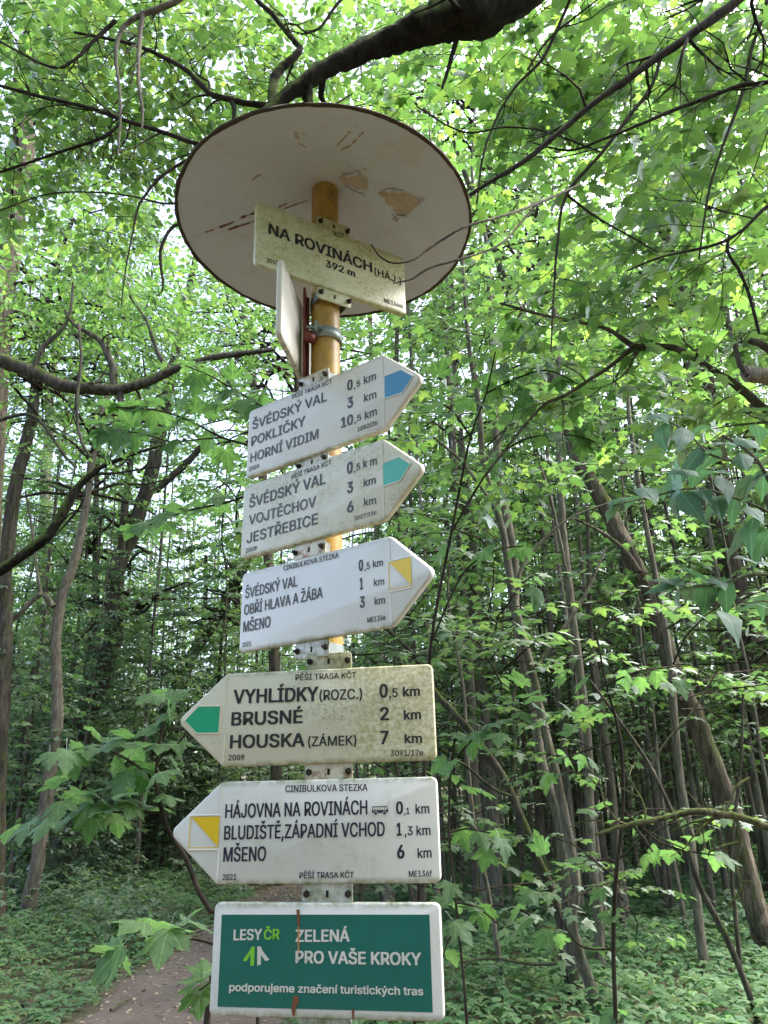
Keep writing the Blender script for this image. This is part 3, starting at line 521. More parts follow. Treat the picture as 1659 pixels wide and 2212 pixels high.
 'u': '410;182,-5 146,-1 115,11 89,31 69,59 62,76 57,95 54,116 53,139 53,379 114,379 114,144 119,105 137,75 164,56 200,50 226,53 249,62 268,77 283,97 293,122 296,153 296,379 357,379 357,0 298,0 298,92 307,92 297,67 286,47 272,30 257,17 222,0',
 'z': '380;42,0 42,46 254,320 254,323 48,323 48,379 333,379 333,331 126,60 126,56 339,56 339,0',
 'Á': '480;16,0 201,509 276,509 463,0 395,0 287,302 264,372 232,478 245,478 213,371 191,302 85,0|110,142 110,199 370,199 370,142|213,558 260,659 329,659 263,558',
 'É': '419;60,0 60,509 372,509 372,452 125,452 125,286 355,286 355,229 125,229 125,57 375,57 375,0|191,558 239,659 307,659 241,558',
 'Í': '300;31,0 31,57 118,57 118,452 31,452 31,509 269,509 269,452 183,452 183,57 269,57 269,0|124,558 171,659 240,659 174,558',
 'Ý': '472;203,0 203,208 16,509 91,509 192,344 222,292 250,230 224,230 251,293 280,344 381,509 455,509 268,208 268,0|209,558 257,659 325,659 259,558',
 'í': '167;53,0 53,379 114,379 114,0|57,429 104,529 173,529 107,429',
 'ý': '389;47,-139 61,-86 71,-87 88,-90 104,-89 118,-84 130,-74 141,-58 151,-36 163,-1 17,379 84,379 165,155 187,87 206,21 184,21 202,87 224,155 305,379 371,379 204,-58 191,-85 177,-107 159,-124 139,-136 117,-143 91,-145 65,-143|168,429 215,529 284,529 218,429',
 'Č': '510;267,-7 235,-5 205,1 177,11 150,25 126,42 104,63 86,88 70,115 57,146 48,179 42,215 40,254 42,293 48,329 57,362 70,393 86,421 104,445 126,466 150,484 177,498 205,508 235,514 267,516 305,513 340,504 373,490 402,471 427,447 448,418 463,385 473,348 408,348 401,373 389,395 375,413 357,428 337,440 315,449 292,454 267,456 245,454 223,450 203,443 184,432 166,419 150,403 137,385 125,364 116,340 109,314 105,285 103,254 105,223 109,194 116,168 125,145 137,123 151,105 166,89 184,76 203,66 223,59 245,54 267,53 292,55 315,60 337,69 357,81 375,96 389,114 401,136 408,160 473,160 463,124 448,91 428,62 402,38 373,19 341,5 305,-4|217,659 266,599 315,659 376,659 376,656 295,565 237,565 157,656 157,659',
 'č': '396;207,-8 182,-7 159,-2 137,6 117,16 98,30 82,46 68,64 56,85 46,108 40,133 36,159 34,187 36,216 40,243 46,268 56,291 68,312 82,330 98,346 117,360 137,371 159,378 182,383 207,384 234,383 260,377 284,368 305,356 324,341 340,322 353,301 362,277 303,262 290,289 270,311 242,325 207,330 173,325 145,310 124,287 108,258 99,224 96,187 99,151 108,117 124,89 145,66 173,51 207,46 243,52 271,66 292,89 304,117 363,102 354,78 341,56 325,37 306,21 285,9 261,-1 235,-6|158,529 207,469 256,529 317,529 317,526 236,435 178,435 98,526 98,529',
 'Ě': '419;60,0 60,509 372,509 372,452 125,452 125,286 355,286 355,229 125,229 125,57 375,57 375,0|169,659 218,599 266,659 327,659 327,656 247,565 189,565 109,656 109,659',
 'Ř': '449;60,0 60,509 236,509 264,507 290,504 313,497 333,489 367,465 390,433 399,415 405,395 408,374 409,352 408,330 405,309 399,290 390,271 367,240 333,217 312,209 289,203 264,199 236,198 96,198 96,255 234,255 269,258 298,267 319,281 334,300 342,324 345,352 342,380 334,405 319,425 298,440 269,449 233,452 125,452 125,0|353,0 230,229 303,229 428,0|173,659 222,599 270,659 332,659 332,656 251,565 193,565 113,656 113,659',
 'Š': '447;224,-9 197,-8 172,-4 149,1 128,9 108,19 91,31 76,45 64,60 54,77 46,96 41,115 38,137 104,137 110,110 123,88 142,71 166,59 194,52 224,49 257,52 286,60 311,74 329,92 341,114 346,139 342,161 332,179 316,193 296,205 245,222 184,239 154,249 128,260 105,274 86,289 71,307 60,326 54,348 52,372 58,413 75,448 87,463 102,476 119,488 138,498 158,506 180,511 203,514 227,516 252,514 275,511 296,505 316,498 351,476 377,449 394,415 401,378 337,378 326,412 302,437 286,447 267,453 247,457 225,459 194,456 167,448 145,435 129,418 118,398 115,376 119,352 131,334 148,319 169,308 212,293 264,279 312,264 336,252 359,238 379,220 395,198 405,171 408,139 403,99 386,64 374,48 360,34 343,21 323,11 302,2 278,-4 252,-8|173,659 223,599 271,659 332,659 332,656 252,565 194,565 113,656 113,659',
 'Ž': '438;42,0 42,46 273,385 306,431 341,476 348,454 285,452 223,452 40,452 40,509 397,509 397,462 169,129 134,81 97,33 90,54 152,57 214,57 399,57 399,0|170,659 219,599 268,659 329,659 329,656 248,565 190,565 110,656 110,659',
}
_gc = {}
def glyph(ch):
    if ch not in _gc:
        adv, body = GLYPHS[ch].split(';'); cs = [[tuple(map(int, q.split(','))) for q in c_.split()] for c_ in body.split('|')] if body else []
        def area(c_): return sum(c_[i-1][0]*c_[i][1]-c_[i][0]*c_[i-1][1] for i in range(len(c_)))/2
        def inside(p, c_):
            r = False
            for i in range(len(c_)):
                (x0, y0), (x1, y1) = c_[i-1], c_[i]
                if (y0 > p[1]) != (y1 > p[1]) and p[0] < (x1-x0)*(p[1]-y0)/(y1-y0)+x0: r = not r
            return r
        outer = [c_ for c_ in cs if area(c_) < 0]; hole = [c_ for c_ in cs if area(c_) >= 0]
        VV = []; TT = []; n = 0
        for i, oc_ in enumerate(outer):
            cu = bpy.data.curves.new('glyph', 'CURVE'); cu.dimensions = '2D'; cu.fill_mode = 'BOTH'
            for c_ in [oc_]+[h for h in hole if inside(h[0], oc_)]:
                sp_ = cu.splines.new('POLY'); sp_.points.add(len(c_)-1); sp_.use_cyclic_u = True
                for q, (x, y) in zip(sp_.points, c_): q.co = (x, y, 0, 1)
            ob = bpy.data.objects.new('glyph', cu); me = bpy.data.meshes.new_from_object(ob); me.calc_loop_triangles()
            V = np.array([(v.co.x, v.co.y, i) for v in me.vertices])
            for lt in me.loop_triangles:
                t = tuple(lt.vertices); p, q, r = V[t[0]], V[t[1]], V[t[2]]; k = (q[0]-p[0])*(r[1]-p[1])-(q[1]-p[1])*(r[0]-p[0])
                TT.append([x+n for x in (t if k > 0 else (t[0], t[2], t[1]))])
            VV.append(V); n += len(V)
            bpy.data.objects.remove(ob); bpy.data.curves.remove(cu); bpy.data.meshes.remove(me)
        _gc[ch] = (int(adv), np.concatenate(VV) if VV else np.zeros((0, 3)), np.array(TT, np.int64).reshape(-1, 3))
    return _gc[ch]
def text_part(parent, txt, x0, x1, zl, zr, cap, bold, mat, y):
    pen = 0; VV = []; TT = []; n = 0
    for ch in txt:
        adv, V, T = glyph(ch)
        if len(V): VV.append(V+[pen, 0, 0]); TT.append(T+n); n += len(V)
        pen += adv
    V = np.concatenate(VV); T = np.concatenate(TT); a, b_ = V[:, 0].min(), V[:, 0].max()
    fat = cap*(.028, .05)[bold]; sx = (x1-x0-2*fat)/(b_-a); sz = (cap-2*fat*.6)/509
    X = x0+fat+(V[:, 0]-a)*sx; Z = zl+(zr-zl)*(V[:, 0]-a)/(b_-a)+V[:, 1]*sz+fat*.6
    mb = MB()
    for k, (dx, dz) in enumerate(((0, 0), (1, .4), (-1, .4), (.7, -.6), (-.7, -.6))):      # heavier strokes
        mb.add(np.stack([X+dx*fat, y-k*.00004-V[:, 2]*.000012, Z+dz*fat], 1), t=T)
    return link('lettering', mb.mesh('lettering', mat, False), parent)

SW, SH, TIP = .367, .158, .082
FR = -.045
def plate_outline(side):
    w, h = SW/2, SH/2
    if side > 0: pts = [(-w, -h), (w, -h), (w+TIP+.006, 0), (w, h), (-w, h)]; rs = [.010, .012, .012, .012, .010]
    elif side < 0: pts = [(-w, -h), (w, -h), (w, h), (-w, h), (-w-TIP-.006, 0)]; rs = [.012, .010, .010, .012, .012]
    else: pts = rect(-w, w, -h, h); rs = [.010]*4
    return round_poly(pts, rs)
def tab(parent, zc, mat, w=.082, h=.030, front=FR+.006, lab=None, rustbolt=False):
    mb = MB(); slab(mb, round_poly(rect(-w/2, w/2, zc-h/2, zc+h/2), [.006]*4), front, .003, .001); t = link('mounting_tab', mb.mesh('mounting_tab', mat), parent)
    for sx in (-.034, .034):
        b_ = MB(); tube(b_, [(sx, front+.001, zc), (sx, front-.004, zc)], [.0058, .0055], 6); tube(b_, [(sx, front-.0035, zc), (sx, front-.010, zc)], [.003, .0028], 8)
        link('bolt', b_.mesh('bolt', M['bolt'], False), t)
    link('slot', poly_mesh('slot', rect(-.0022, .0022, zc-.005, zc+.005), front-.0006, M['slot']), t)
    # clamp shoe gripping the pole behind the tab
    c_ = MB(); a = np.linspace(math.pi*.02, math.pi*.98, 15); r = .0335
    ring = [(r*math.cos(q), r*math.sin(q), 0) for q in a]; pts = [(-.041, front+.005, 0)]+[(-.034, front+.006, 0)]
    for z0 in (0,):
        prof = [(-.040, front+.004), (-.0345, front+.006)]+[(-r*math.cos(q), r*math.sin(q)) for q in a]+[(.0345, front+.006), (.040, front+.004)]
        V = [(x, y, zc+s_*.010) for x, y in prof for s_ in (-1, 1)]; Q = [(2*i, 2*i+2, 2*i+3, 2*i+1) for i in range(len(prof)-1)]
        c_.add(V, q=Q)
    link('clamp_band', c_.mesh('clamp_band', M['steel']), t)
    if lab: t['label'] = lab
    return t
def ridge(parent, pts, mat, y, w=.0022, hgt=.0016, closed=False):
    mb = MB(); p = [(a, y, b_) for a, b_ in pts]
    if closed: p.append(p[0])
    for i in range(len(p)-1): tube(mb, [p[i], p[i+1]], [w, w], 6)
    return link('raised_edge', mb.mesh('raised_edge', mat), parent)
def make_sign(name, label, cat, yaw, roll, cx, z, side, mat, texts, tmat, group=None, px=PX, py=PY_):
    root = empty(name, (px, py, EYE+z)); root.rotation_euler = (0, rad(-roll), rad(yaw)); tag(root, label, cat, group)
    root.location.x += cx*math.cos(rad(yaw)); root.location.y += cx*math.sin(rad(yaw))
    mb = MB(); slab(mb, plate_outline(side), FR, .013, .003); pl = link('plate', mb.mesh('plate', mat), root)
    for t in texts:
        text_part(root, *t[:7], tmat(t) if callable(tmat) else tmat, FR-.0007)
    return root

T0=[
    ("KČT",-0.0019,0.0235,0.0642,0.0671,0.0116,0),
    ("NA ROVINÁCH",-0.1573,0.0944,0.0038,0.0023,0.0285,1),
    ("(HÁJ.)",0.0998,0.1722,0.0004,-0.0006,0.0190,0),
    ("392 m",-0.0237,0.0499,-0.0265,-0.0269,0.0183,1),
    ("2015",-0.1594,-0.1332,-0.0670,-0.0657,0.0094,0),
    ("ME136m",0.1226,0.1734,-0.0650,-0.0645,0.0112,0),
]
T1=[
    ("PĚŠÍ TRASA KČT",-0.0530,0.0564,0.0644,0.0623,0.0102,0),
    ("ŠVÉDSKÝ VAL",-0.1697,0.0429,0.0304,0.0279,0.0220,0),
    ("POKLIČKY",-0.1705,-0.0146,-0.0082,-0.0081,0.0220,0),
    ("HORNÍ VIDIM",-0.1710,0.0216,-0.0459,-0.0480,0.0215,0),
    ("0",0.0955,0.1092,0.0308,0.0305,0.0226,1),
    (",5",0.1126,0.1285,0.0302,0.0317,0.0126,0),
    ("km",0.1368,0.1664,0.0310,0.0306,0.0172,0),
    ("3",0.0955,0.1104,-0.0077,-0.0074,0.0232,1),
    ("km",0.1372,0.1669,-0.0077,-0.0086,0.0169,0),
    ("10",0.0797,0.1103,-0.0443,-0.0446,0.0222,1),
    (",5",0.1136,0.1302,-0.0434,-0.0423,0.0128,0),
    ("km",0.1385,0.1676,-0.0450,-0.0445,0.0173,0),
    ("1082/2b",0.1205,0.1686,-0.0642,-0.0645,0.0092,0),
    ("2009",-0.1739,-0.1437,-0.0651,-0.0651,0.0097,0),
]
X1_pent= [(0.1861, 0.0302), (0.2259, 0.0295), (0.2524, 0.0059), (0.2271, -0.0195), (0.186, -0.0174)]
T2=[
    ("PĚŠÍ TRASA KČT",-0.0445,0.0596,0.0594,0.0628,0.0095,0),
    ("ŠVÉDSKÝ VAL",-0.1635,0.0459,0.0265,0.0266,0.0230,0),
    ("VOJTĚCHOV",-0.1625,0.0221,-0.0109,-0.0137,0.0215,0),
    ("JESTŘEBICE",-0.1661,0.0275,-0.0494,-0.0502,0.0220,0),
    ("0",0.0987,0.1128,0.0312,0.0318,0.0230,1),
    (",5",0.1160,0.1301,0.0315,0.0336,0.0126,0),
    ("k m",0.1379,0.1695,0.0330,0.0314,0.0167,0),
    ("3",0.0990,0.1139,-0.0078,-0.0075,0.0221,1),
    ("km",0.1386,0.1664,-0.0044,-0.0051,0.0157,0),
    ("6",0.0992,0.1149,-0.0460,-0.0462,0.0216,1),
    ("km",0.1390,0.1668,-0.0416,-0.0436,0.0148,0),
    ("3027/15c",0.1157,0.1679,-0.0641,-0.0635,0.0079,0),
    ("2009",-0.1678,-0.1357,-0.0687,-0.0689,0.0093,0),
]
X2_pent= [(0.1829, 0.0302), (0.2206, 0.0317), (0.2439, 0.0114), (0.2209, -0.0143), (0.1832, -0.0154)]
T3=[
    ("CINIBULKOVA STEZKA",-0.0693,0.0689,0.0634,0.0626,0.0099,0),
    ("ŠVÉDSKÝ VAL",-0.1718,-0.0319,0.0260,0.0267,0.0207,0),
    ("OBŘÍ HLAVA A ŽÁBA",-0.1729,0.0311,-0.0075,-0.0055,0.0206,0),
    ("MŠENO",-0.1736,-0.0996,-0.0413,-0.0408,0.0215,0),
    ("0",0.1150,0.1251,0.0281,0.0279,0.0202,1),
    (",5",0.1280,0.1398,0.0281,0.0283,0.0121,0),
    ("km",0.1465,0.1686,0.0289,0.0281,0.0129,0),
    ("1",0.1169,0.1240,-0.0057,-0.0059,0.0213,1),
    ("km",0.1480,0.1703,-0.0047,-0.0057,0.0129,0),
    ("3",0.1165,0.1277,-0.0381,-0.0382,0.0205,1),
    ("km",0.1489,0.1714,-0.0376,-0.0383,0.0128,0),
    ("ME136e",0.1328,0.1718,-0.0661,-0.0664,0.0090,0),
    ("2021",-0.1741,-0.1502,-0.0701,-0.0694,0.0090,0),
]
X3_square= [(0.1799, 0.0314), (0.226, 0.0294), (0.2272, -0.0179), (0.1807, -0.0181)]
T4=[
    ("PĚŠÍ TRASA KČT",-0.0582,0.0505,0.0613,0.0608,0.0100,0),
    ("VYHLÍDKY",-0.1700,-0.0163,0.0257,0.0245,0.0247,1),
    ("(ROZC.)",-0.0150,0.0604,0.0251,0.0246,0.0177,0),
    ("0",0.0903,0.1050,0.0252,0.0252,0.0232,1),
    (",5",0.1069,0.1221,0.0252,0.0252,0.0152,0),
    ("km",0.1309,0.1603,0.0254,0.0255,0.0167,1),
    ("BRUSNÉ",-0.1718,-0.0440,-0.0113,-0.0118,0.0230,1),
    ("2",0.0904,0.1061,-0.0126,-0.0126,0.0221,1),
    ("km",0.1312,0.1606,-0.0130,-0.0132,0.0161,1),
    ("HOUSKA",-0.1725,-0.0402,-0.0495,-0.0505,0.0226,1),
    ("(ZÁMEK)",-0.0345,0.0494,-0.0504,-0.0513,0.0162,0),
    ("7",0.0903,0.1047,-0.0515,-0.0514,0.0223,1),
    ("km",0.1311,0.1608,-0.0512,-0.0514,0.0155,1),
    ("2009",-0.1741,-0.1455,-0.0688,-0.0692,0.0091,0),
    ("3091/17e",0.1068,0.1617,-0.0707,-0.0714,0.0095,0),
]
X4_pent= [(-0.1921, 0.0228), (-0.2331, 0.0244), (-0.2571, 0.0003), (-0.2334, -0.0226), (-0.1929, -0.0235)]
T5=[
    ("CINIBULKOVA STEZKA",-0.0714,0.0686,0.0601,0.0596,0.0108,0),
    ("HÁJOVNA NA ROVINÁCH",-0.1745,0.0679,0.0214,0.0231,0.0220,0),
    ("0",0.1150,0.1267,0.0226,0.0229,0.0192,1),
    (",1",0.1279,0.1373,0.0223,0.0226,0.0098,0),
    ("km",0.1469,0.1694,0.0229,0.0230,0.0147,0),
    ("BLUDIŠTĚ,ZÁPADNÍ VCHOD",-0.1746,0.0961,-0.0119,-0.0099,0.0216,0),
    ("1",0.1153,0.1235,-0.0098,-0.0097,0.0196,1),
    (",3",0.1281,0.1415,-0.0095,-0.0092,0.0136,0),
    ("km",0.1473,0.1701,-0.0093,-0.0092,0.0144,0),
    ("MŠENO",-0.1740,-0.1013,-0.0452,-0.0446,0.0220,0),
    ("6",0.1151,0.1272,-0.0433,-0.0430,0.0203,1),
    ("km",0.1479,0.1704,-0.0425,-0.0423,0.0144,0),
    ("2021",-0.1732,-0.1501,-0.0725,-0.0722,0.0088,0),
    ("PĚŠÍ TRASA KČT",-0.0444,0.0446,-0.0708,-0.0703,0.0087,0),
    ("ME136f",0.1330,0.1696,-0.0697,-0.0692,0.0088,0),
]
X5_square= [(-0.2354, 0.0244), (-0.1869, 0.0234), (-0.1837, -0.0244), (-0.2331, -0.0236)]
X5_bus= [(0.0755, 0.0361), (0.1023, 0.0355), (0.102, 0.0218), (0.0753, 0.0224)]
T6=[
    ("LESY",-0.1484,-0.1009,0.0253,0.0265,0.0156,1),
    ("ČR",-0.0982,-0.0723,0.0265,0.0273,0.0149,1),
    ("ZELENÁ",-0.0461,0.0408,0.0241,0.0251,0.0171,1),
    ("PRO VAŠE KROKY",-0.0456,0.1520,-0.0051,-0.0057,0.0173,1),
    ("podporujeme značení turistických tras",-0.1516,0.1535,-0.0445,-0.0449,0.0111,1),
]
X6_green= [(-0.17, 0.0616), (0.1665, 0.063), (0.1666, -0.0666), (-0.1693, -0.0659)]
X6_logoL= [(-0.1314, -0.0025), (-0.1206, 0.0112), (-0.1176, 0.0167), (-0.1123, 0.0172), (-0.1126, -0.0094), (-0.1184, -0.0095), (-0.1189, 0.0063), (-0.1255, -0.0038)]
X6_logoR= [(-0.1081, 0.0173), (-0.1028, 0.0174), (-0.0986, 0.0102), (-0.0877, -0.001), (-0.0943, -0.0029), (-0.1016, 0.0056), (-0.1015, -0.0075), (-0.1073, -0.0094)]
X6_rustA= [(-0.0455, 0.0694), (-0.0402, 0.0695), (-0.0388, 0.05), (-0.0414, 0.0454), (-0.0436, 0.0499)]
X6_rustB= [(-0.0475, -0.0489), (-0.0395, -0.0488), (-0.0384, -0.0564), (-0.0434, -0.0642), (-0.0445, -0.0751), (-0.0484, -0.0752), (-0.0506, -0.0665)]
X6_rustC= [(0.0436, -0.0651), (0.0482, -0.0635), (0.0472, -0.0776), (0.0446, -0.0776)]
X6_stainA= [(-0.0435, 0.0453), (-0.0393, 0.0454), (-0.0382, 0.0024), (-0.0413, 0.0023)]

# post with its sheet-metal roof
post = empty('signpost', (PX, PY_, 0)); tag(post, 'ochre yellow steel post with a round white sheet-metal roof', 'signpost')
mb = MB(); zz = np.linspace(-.1, EYE+1.33, 30); tube(mb, [(0, 0, z) for z in zz], [.0308]*30, 40)
link('post_tube', mb.mesh('post_tube', M['ochre']), post)
RR, ZR, ZA = .328, EYE+1.218, EYE+1.338
TX, TY = -.0328, -.0193
def cone_z(x, y): return ZA-(ZA-ZR)*np.hypot(x, y)/RR+TX*x+TY*y
def lathe_cone(dz, rs, ns=120):
    a = np.arange(ns)*2*np.pi/ns; V = []
    for r in rs:
        for q in a: x, y = r*math.cos(q), r*math.sin(q); V.append((x, y, float(cone_z(x, y))+dz+.0012*math.sin(5*q+1)*r/RR))
    return V, ns
mb = MB(); rs = np.linspace(.002, RR, 14)
for dz, flip in ((0, 1), (.003, 0)):
    V, ns = lathe_cone(dz, rs); Q = []
    for i in range(len(rs)-1):
        for j in range(ns):
            q = (i*ns+j, (i+1)*ns+j, (i+1)*ns+(j+1) % ns, i*ns+(j+1) % ns); Q.append(q if not flip else q[::-1])
    mb.add(V, q=Q)
roof = link('roof', mb.mesh('roof', M['roof']), post)
mb = MB(); a = np.linspace(0, 2*np.pi, 161); rg = np.random.default_rng(5)
tube(mb, [(RR*math.cos(q), RR*math.sin(q), float(cone_z(RR*math.cos(q), RR*math.sin(q)))+.0012*math.sin(5*q+1)+.001) for q in a], [.0042]*161, 6, .22, rg, cap=False)
link('rolled_rim', mb.mesh('rolled_rim', M['roof_rim']), roof)
def on_roof(cx_, cy_, dz=-.0012):
    """point of the roof's underside seen at a pixel of the 600,350 crop"""
    px, py = (600+cx_/1.185)/1.85172, (350+cy_/1.185)/1.85172
    d = ray(px, py); z = 1.25
    for _ in range(40):
        t = z/d[2]; x, y = d[0]*t-PX, d[1]*t-PY_; z = .5*z+.5*(float(cone_z(x, y))-EYE)
    return np.array([x, y, float(cone_z(x, y))+dz])
def roof_patch(name, pts, mat, dz=-.0012, parent=roof):
    P3 = [on_roof(*p, dz) for p in pts]; c_ = np.mean(P3, 0); mb = MB(); n = len(P3)
    import mathutils.geometry as mg
    tr = mg.tessellate_polygon([[Vector((p[0], p[1], 0)) for p in P3]])
    mb.add(P3, t=tr); return link(name, mb.mesh(name, mat, False), parent)
def roof_line(name, pts, w, mat, dz=-.0015, parent=roof, jit=0.):
    mb = MB(); P3 = np.array([on_roof(*p, dz) for p in pts]); P3, _ = catmull(P3, [w]*len(P3), 6)
    rg = np.random.default_rng(int(pts[0][0])); tube(mb, P3, w*(1+jit*rg.normal(0, 1, len(P3))).clip(.15, 2), 6)
    return link(name, mb.mesh(name, mat), parent)
PA = [(893, 430), (905, 415), (920, 400), (935, 408), (962, 402), (990, 393), (1010, 420), (1030, 425), (1035, 470), (1020, 490), (1003, 478), (985, 483), (950, 465), (930, 462), (915, 450)]
PB = [(1080, 495), (1098, 482), (1120, 478), (1160, 490), (1190, 488), (1215, 500), (1240, 505), (1268, 520), (1285, 545), (1255, 562), (1240, 585), (1215, 605), (1195, 597), (1178, 602), (1150, 580), (1162, 565), (1135, 560), (1115, 545), (1112, 525), (1095, 518)]
p1 = roof_patch('peeled_patch', PA, M['peel']); p2 = roof_patch('peeled_patch', PB, M['peel'])
for par, line in ((p1, [(922, 462), (950, 482), (1000, 500), (1008, 512)]), (p1, [(935, 415), (965, 405), (995, 390)]), (p2, [(1118, 482), (1150, 478), (1175, 484), (1200, 486)]), (p2, [(1262, 560), (1285, 540), (1292, 525)]), (p2, [(1165, 600), (1190, 606), (1215, 606)])):
    q = roof_line('paint_flake', line, .0035, M['roof'], -.004, par, .25)
for line in ([(885, 277), (905, 255), (925, 235), (948, 208)], [(938, 285), (975, 250), (1010, 212)], [(905, 300), (935, 280)], [(680, 225), (705, 240), (690, 215)], [(700, 262), (722, 272), (742, 285)], [(660, 205), (700, 213), (735, 218)], [(480, 445), (500, 425), (525, 412)], [(935, 340), (940, 365), (965, 385)], [(1010, 380), (1030, 395)], [(1145, 600), (1180, 628)], [(1150, 620), (1170, 635)]):
    roof_line('rust_scratch', line, .0012, M['rust_stain'] if line[0][0] != 935 else M['roof'], -.0004, roof, .6)
roof_line('seam', [(165, 722), (350, 655), (560, 583), (750, 513)], .0016, M['roof'], -.0003)
roof_line('seam', [(185, 740), (380, 668), (580, 595), (755, 535)], .0012, M['roof'], -.0003)
for line in ([(262, 685), (300, 672)], [(330, 660), (365, 648), (395, 635)], [(372, 672), (420, 655), (470, 640)], [(430, 615), (480, 598), (505, 590)], [(455, 645), (508, 628)], [(610, 565), (650, 548)], [(640, 572), (745, 535)]):
    roof_line('rust_streak', line, .0018, M['rust_stain'] if line[0][0] in (262, 610, 640) else M['rust'], -.0016, roof, .7)

W0 = sign_mat('plate_mossy', (.62, .63, .43), .75, .7, .5, 1.7)
W1 = sign_mat('plate_cream', (.67, .645, .58), .18, .35, .7, 4.1)
W2 = sign_mat('plate_speckled', (.66, .63, .53), .50, .9, .8, 9.3)
W3 = sign_mat('plate_white', (.70, .70, .70), .06, .12, .8, 12.5)
W4 = sign_mat('plate_algae', (.68, .65, .54), .58, .8, 1., 6.6, gx=1.5)
W5 = sign_mat('plate_white_low', (.71, .71, .71), .12, .10, 1., 15.2)
W6 = sign_mat('plate_frame', (.70, .71, .73), .16, .12, 1., 18.9)
TABR = sign_mat('tab_rusty', (.72, .68, .58), .2, .3, .3, 23.1, rust=.65)
YF = FR-.0012
# 0: name board
s0 = make_sign('name_board', 'algae-stained pale board reading NA ROVINÁCH 392 m just under the round roof', 'sign', 32.7, .3, 0, 1.101, 0, W0, T0, M['print'])
tab(s0, .093, W0, front=FR+.004); tab(s0, -.093, W0, front=FR+.004)
G = 'finger signs on the post'
# 1-3: arrows to the right
s1 = make_sign('finger_sign', 'topmost finger sign, cream, pointing right with a blue arrow field, POKLIČKY', 'sign', -37, -1.03, 0, .716, 1, W1, T1, lambda t: M['print_worn'] if t[0] in ('HORNÍ VIDIM', '10') else M['print'], G)
s2 = make_sign('finger_sign', 'dirt-speckled finger sign pointing right with a teal arrow field, VOJTĚCHOV', 'sign', -36.9, -1.0, -.007, .541, 1, W2, T2, lambda t: M['print_worn'] if t[0] == 'VOJTĚCHOV' else M['print'], G)
s3 = make_sign('finger_sign', 'clean white finger sign pointing right with a yellow-and-white square, OBŘÍ HLAVA A ŽÁBA', 'sign', -36.5, -.77, 0, .352, 1, W3, T3, M['print'], G)
s4 = make_sign('finger_sign', 'algae-blotched finger sign pointing left with a green arrow field, VYHLÍDKY', 'sign', -7.6, -.29, .012, .141, -1, W4, T4, M['print'], G)
s5 = make_sign('finger_sign', 'white finger sign pointing left with a yellow-and-white square and small bus symbol', 'sign', -8.2, -.55, .010, -.042, -1, W5, T5, M['print_blue'], G)
s6 = make_sign('information_board', 'lowest board, green panel in a white frame reading ZELENÁ PRO VAŠE KROKY', 'sign', -9.2, -.69, .006, -.227, 0, W6, [], M['print'])
def field(s, pts, mat, y=YF, name='colour_field'): return link(name, poly_mesh(name, pts, y, mat), s)
for s, pts, mat, w, sd_ in ((s1, X1_pent, 'f_blue', W1, 1), (s2, X2_pent, 'f_teal', W2, 1), (s4, X4_pent, 'f_green', W4, -1)):
    pp = pts if sd_ > 0 else pts
    field(s, pp, M[mat]); ridge(s, pts, w, FR+.0004, closed=True)
    fx = sd_*SW/2; ridge(s, [(fx, -SH/2+.006), (fx, pts[-1][1])], w, FR+.0008); ridge(s, [(fx, pts[0][1]), (fx, SH/2-.006)], w, FR+.0008)
for s, sq, w, sd_ in ((s3, X3_square, W3, 1), (s5, X5_square, W5, -1)):
    xs_ = [p[0] for p in sq]; x0, x1 = min(xs_[0], xs_[3]), max(xs_[1], xs_[2]); z1, z0 = sq[0][1], sq[2][1]
    t_ = .0022
    field(s, [(x0+t_, z1), (x1, z1), (x1, z0+t_*.6)], M['f_yellow'])
    for r_ in (rect(x0, x0+t_*.7, z0, z1), rect(x0, x1, z0, z0+t_*.7), rect(x1-t_*.7, x1, z0, z1)): field(s, r_, M['f_yellow'], FR-.0009, 'field_border')
    ridge(s, [(x0, z0-.0025), (x1, z0-.0025)], w, FR+.0004); ridge(s, [(x0, z1+.002), (x1, z1+.002)], w, FR+.0008)
    fx = sd_*SW/2; ridge(s, [(fx, -SH/2+.006), (fx, z0)], w, FR+.0008); ridge(s, [(fx, z1), (fx, SH/2-.006)], w, FR+.0008)
# bus symbol
bx0, bx1, bz0, bz1 = .0755, .1022, .0222, .0352
bus = empty('bus_symbol'); bus.parent = s5
link('bus_body', poly_mesh('bus_body', [(bx0, bz0+.003), (bx1-.001, bz0+.003), (bx1, bz0+.006), (bx1-.002, bz1), (bx0, bz1)], FR-.0007, M['print_blue']), bus)
for k in range(6):
    a_ = bx0+.0015+k*.0039; link('bus_window', poly_mesh('bus_window', rect(a_, a_+.0031, bz1-.0058, bz1-.0014), FR-.0010, M['print_white']), bus)
for xw in (bx0+.006, bx1-.006):
    for r_, mm_, yv in ((.0032, 'print_white', FR-.0010), (.0024, 'print_blue', FR-.0013)):
        link('bus_wheel', poly_mesh('bus_wheel', [(xw+r_*math.cos(q), bz0+.0026+r_*math.sin(q)) for q in np.arange(16)*math.pi/8], yv, M[mm_]), bus)
for s, z_, mt_, lab in ((s1, .094, W1, None), (s1, -.0905, W1, None), (s2, -.094, TABR, 'rust-stained mounting tab'), (s3, -.094, W3, None), (s4, .0935, W4, None), (s4, -.092, TABR, 'rust-stained mounting tab'), (s5, -.094, W5, None), (s6, -.094, W6, None)):
    tab(s, z_, mt_, lab=lab)
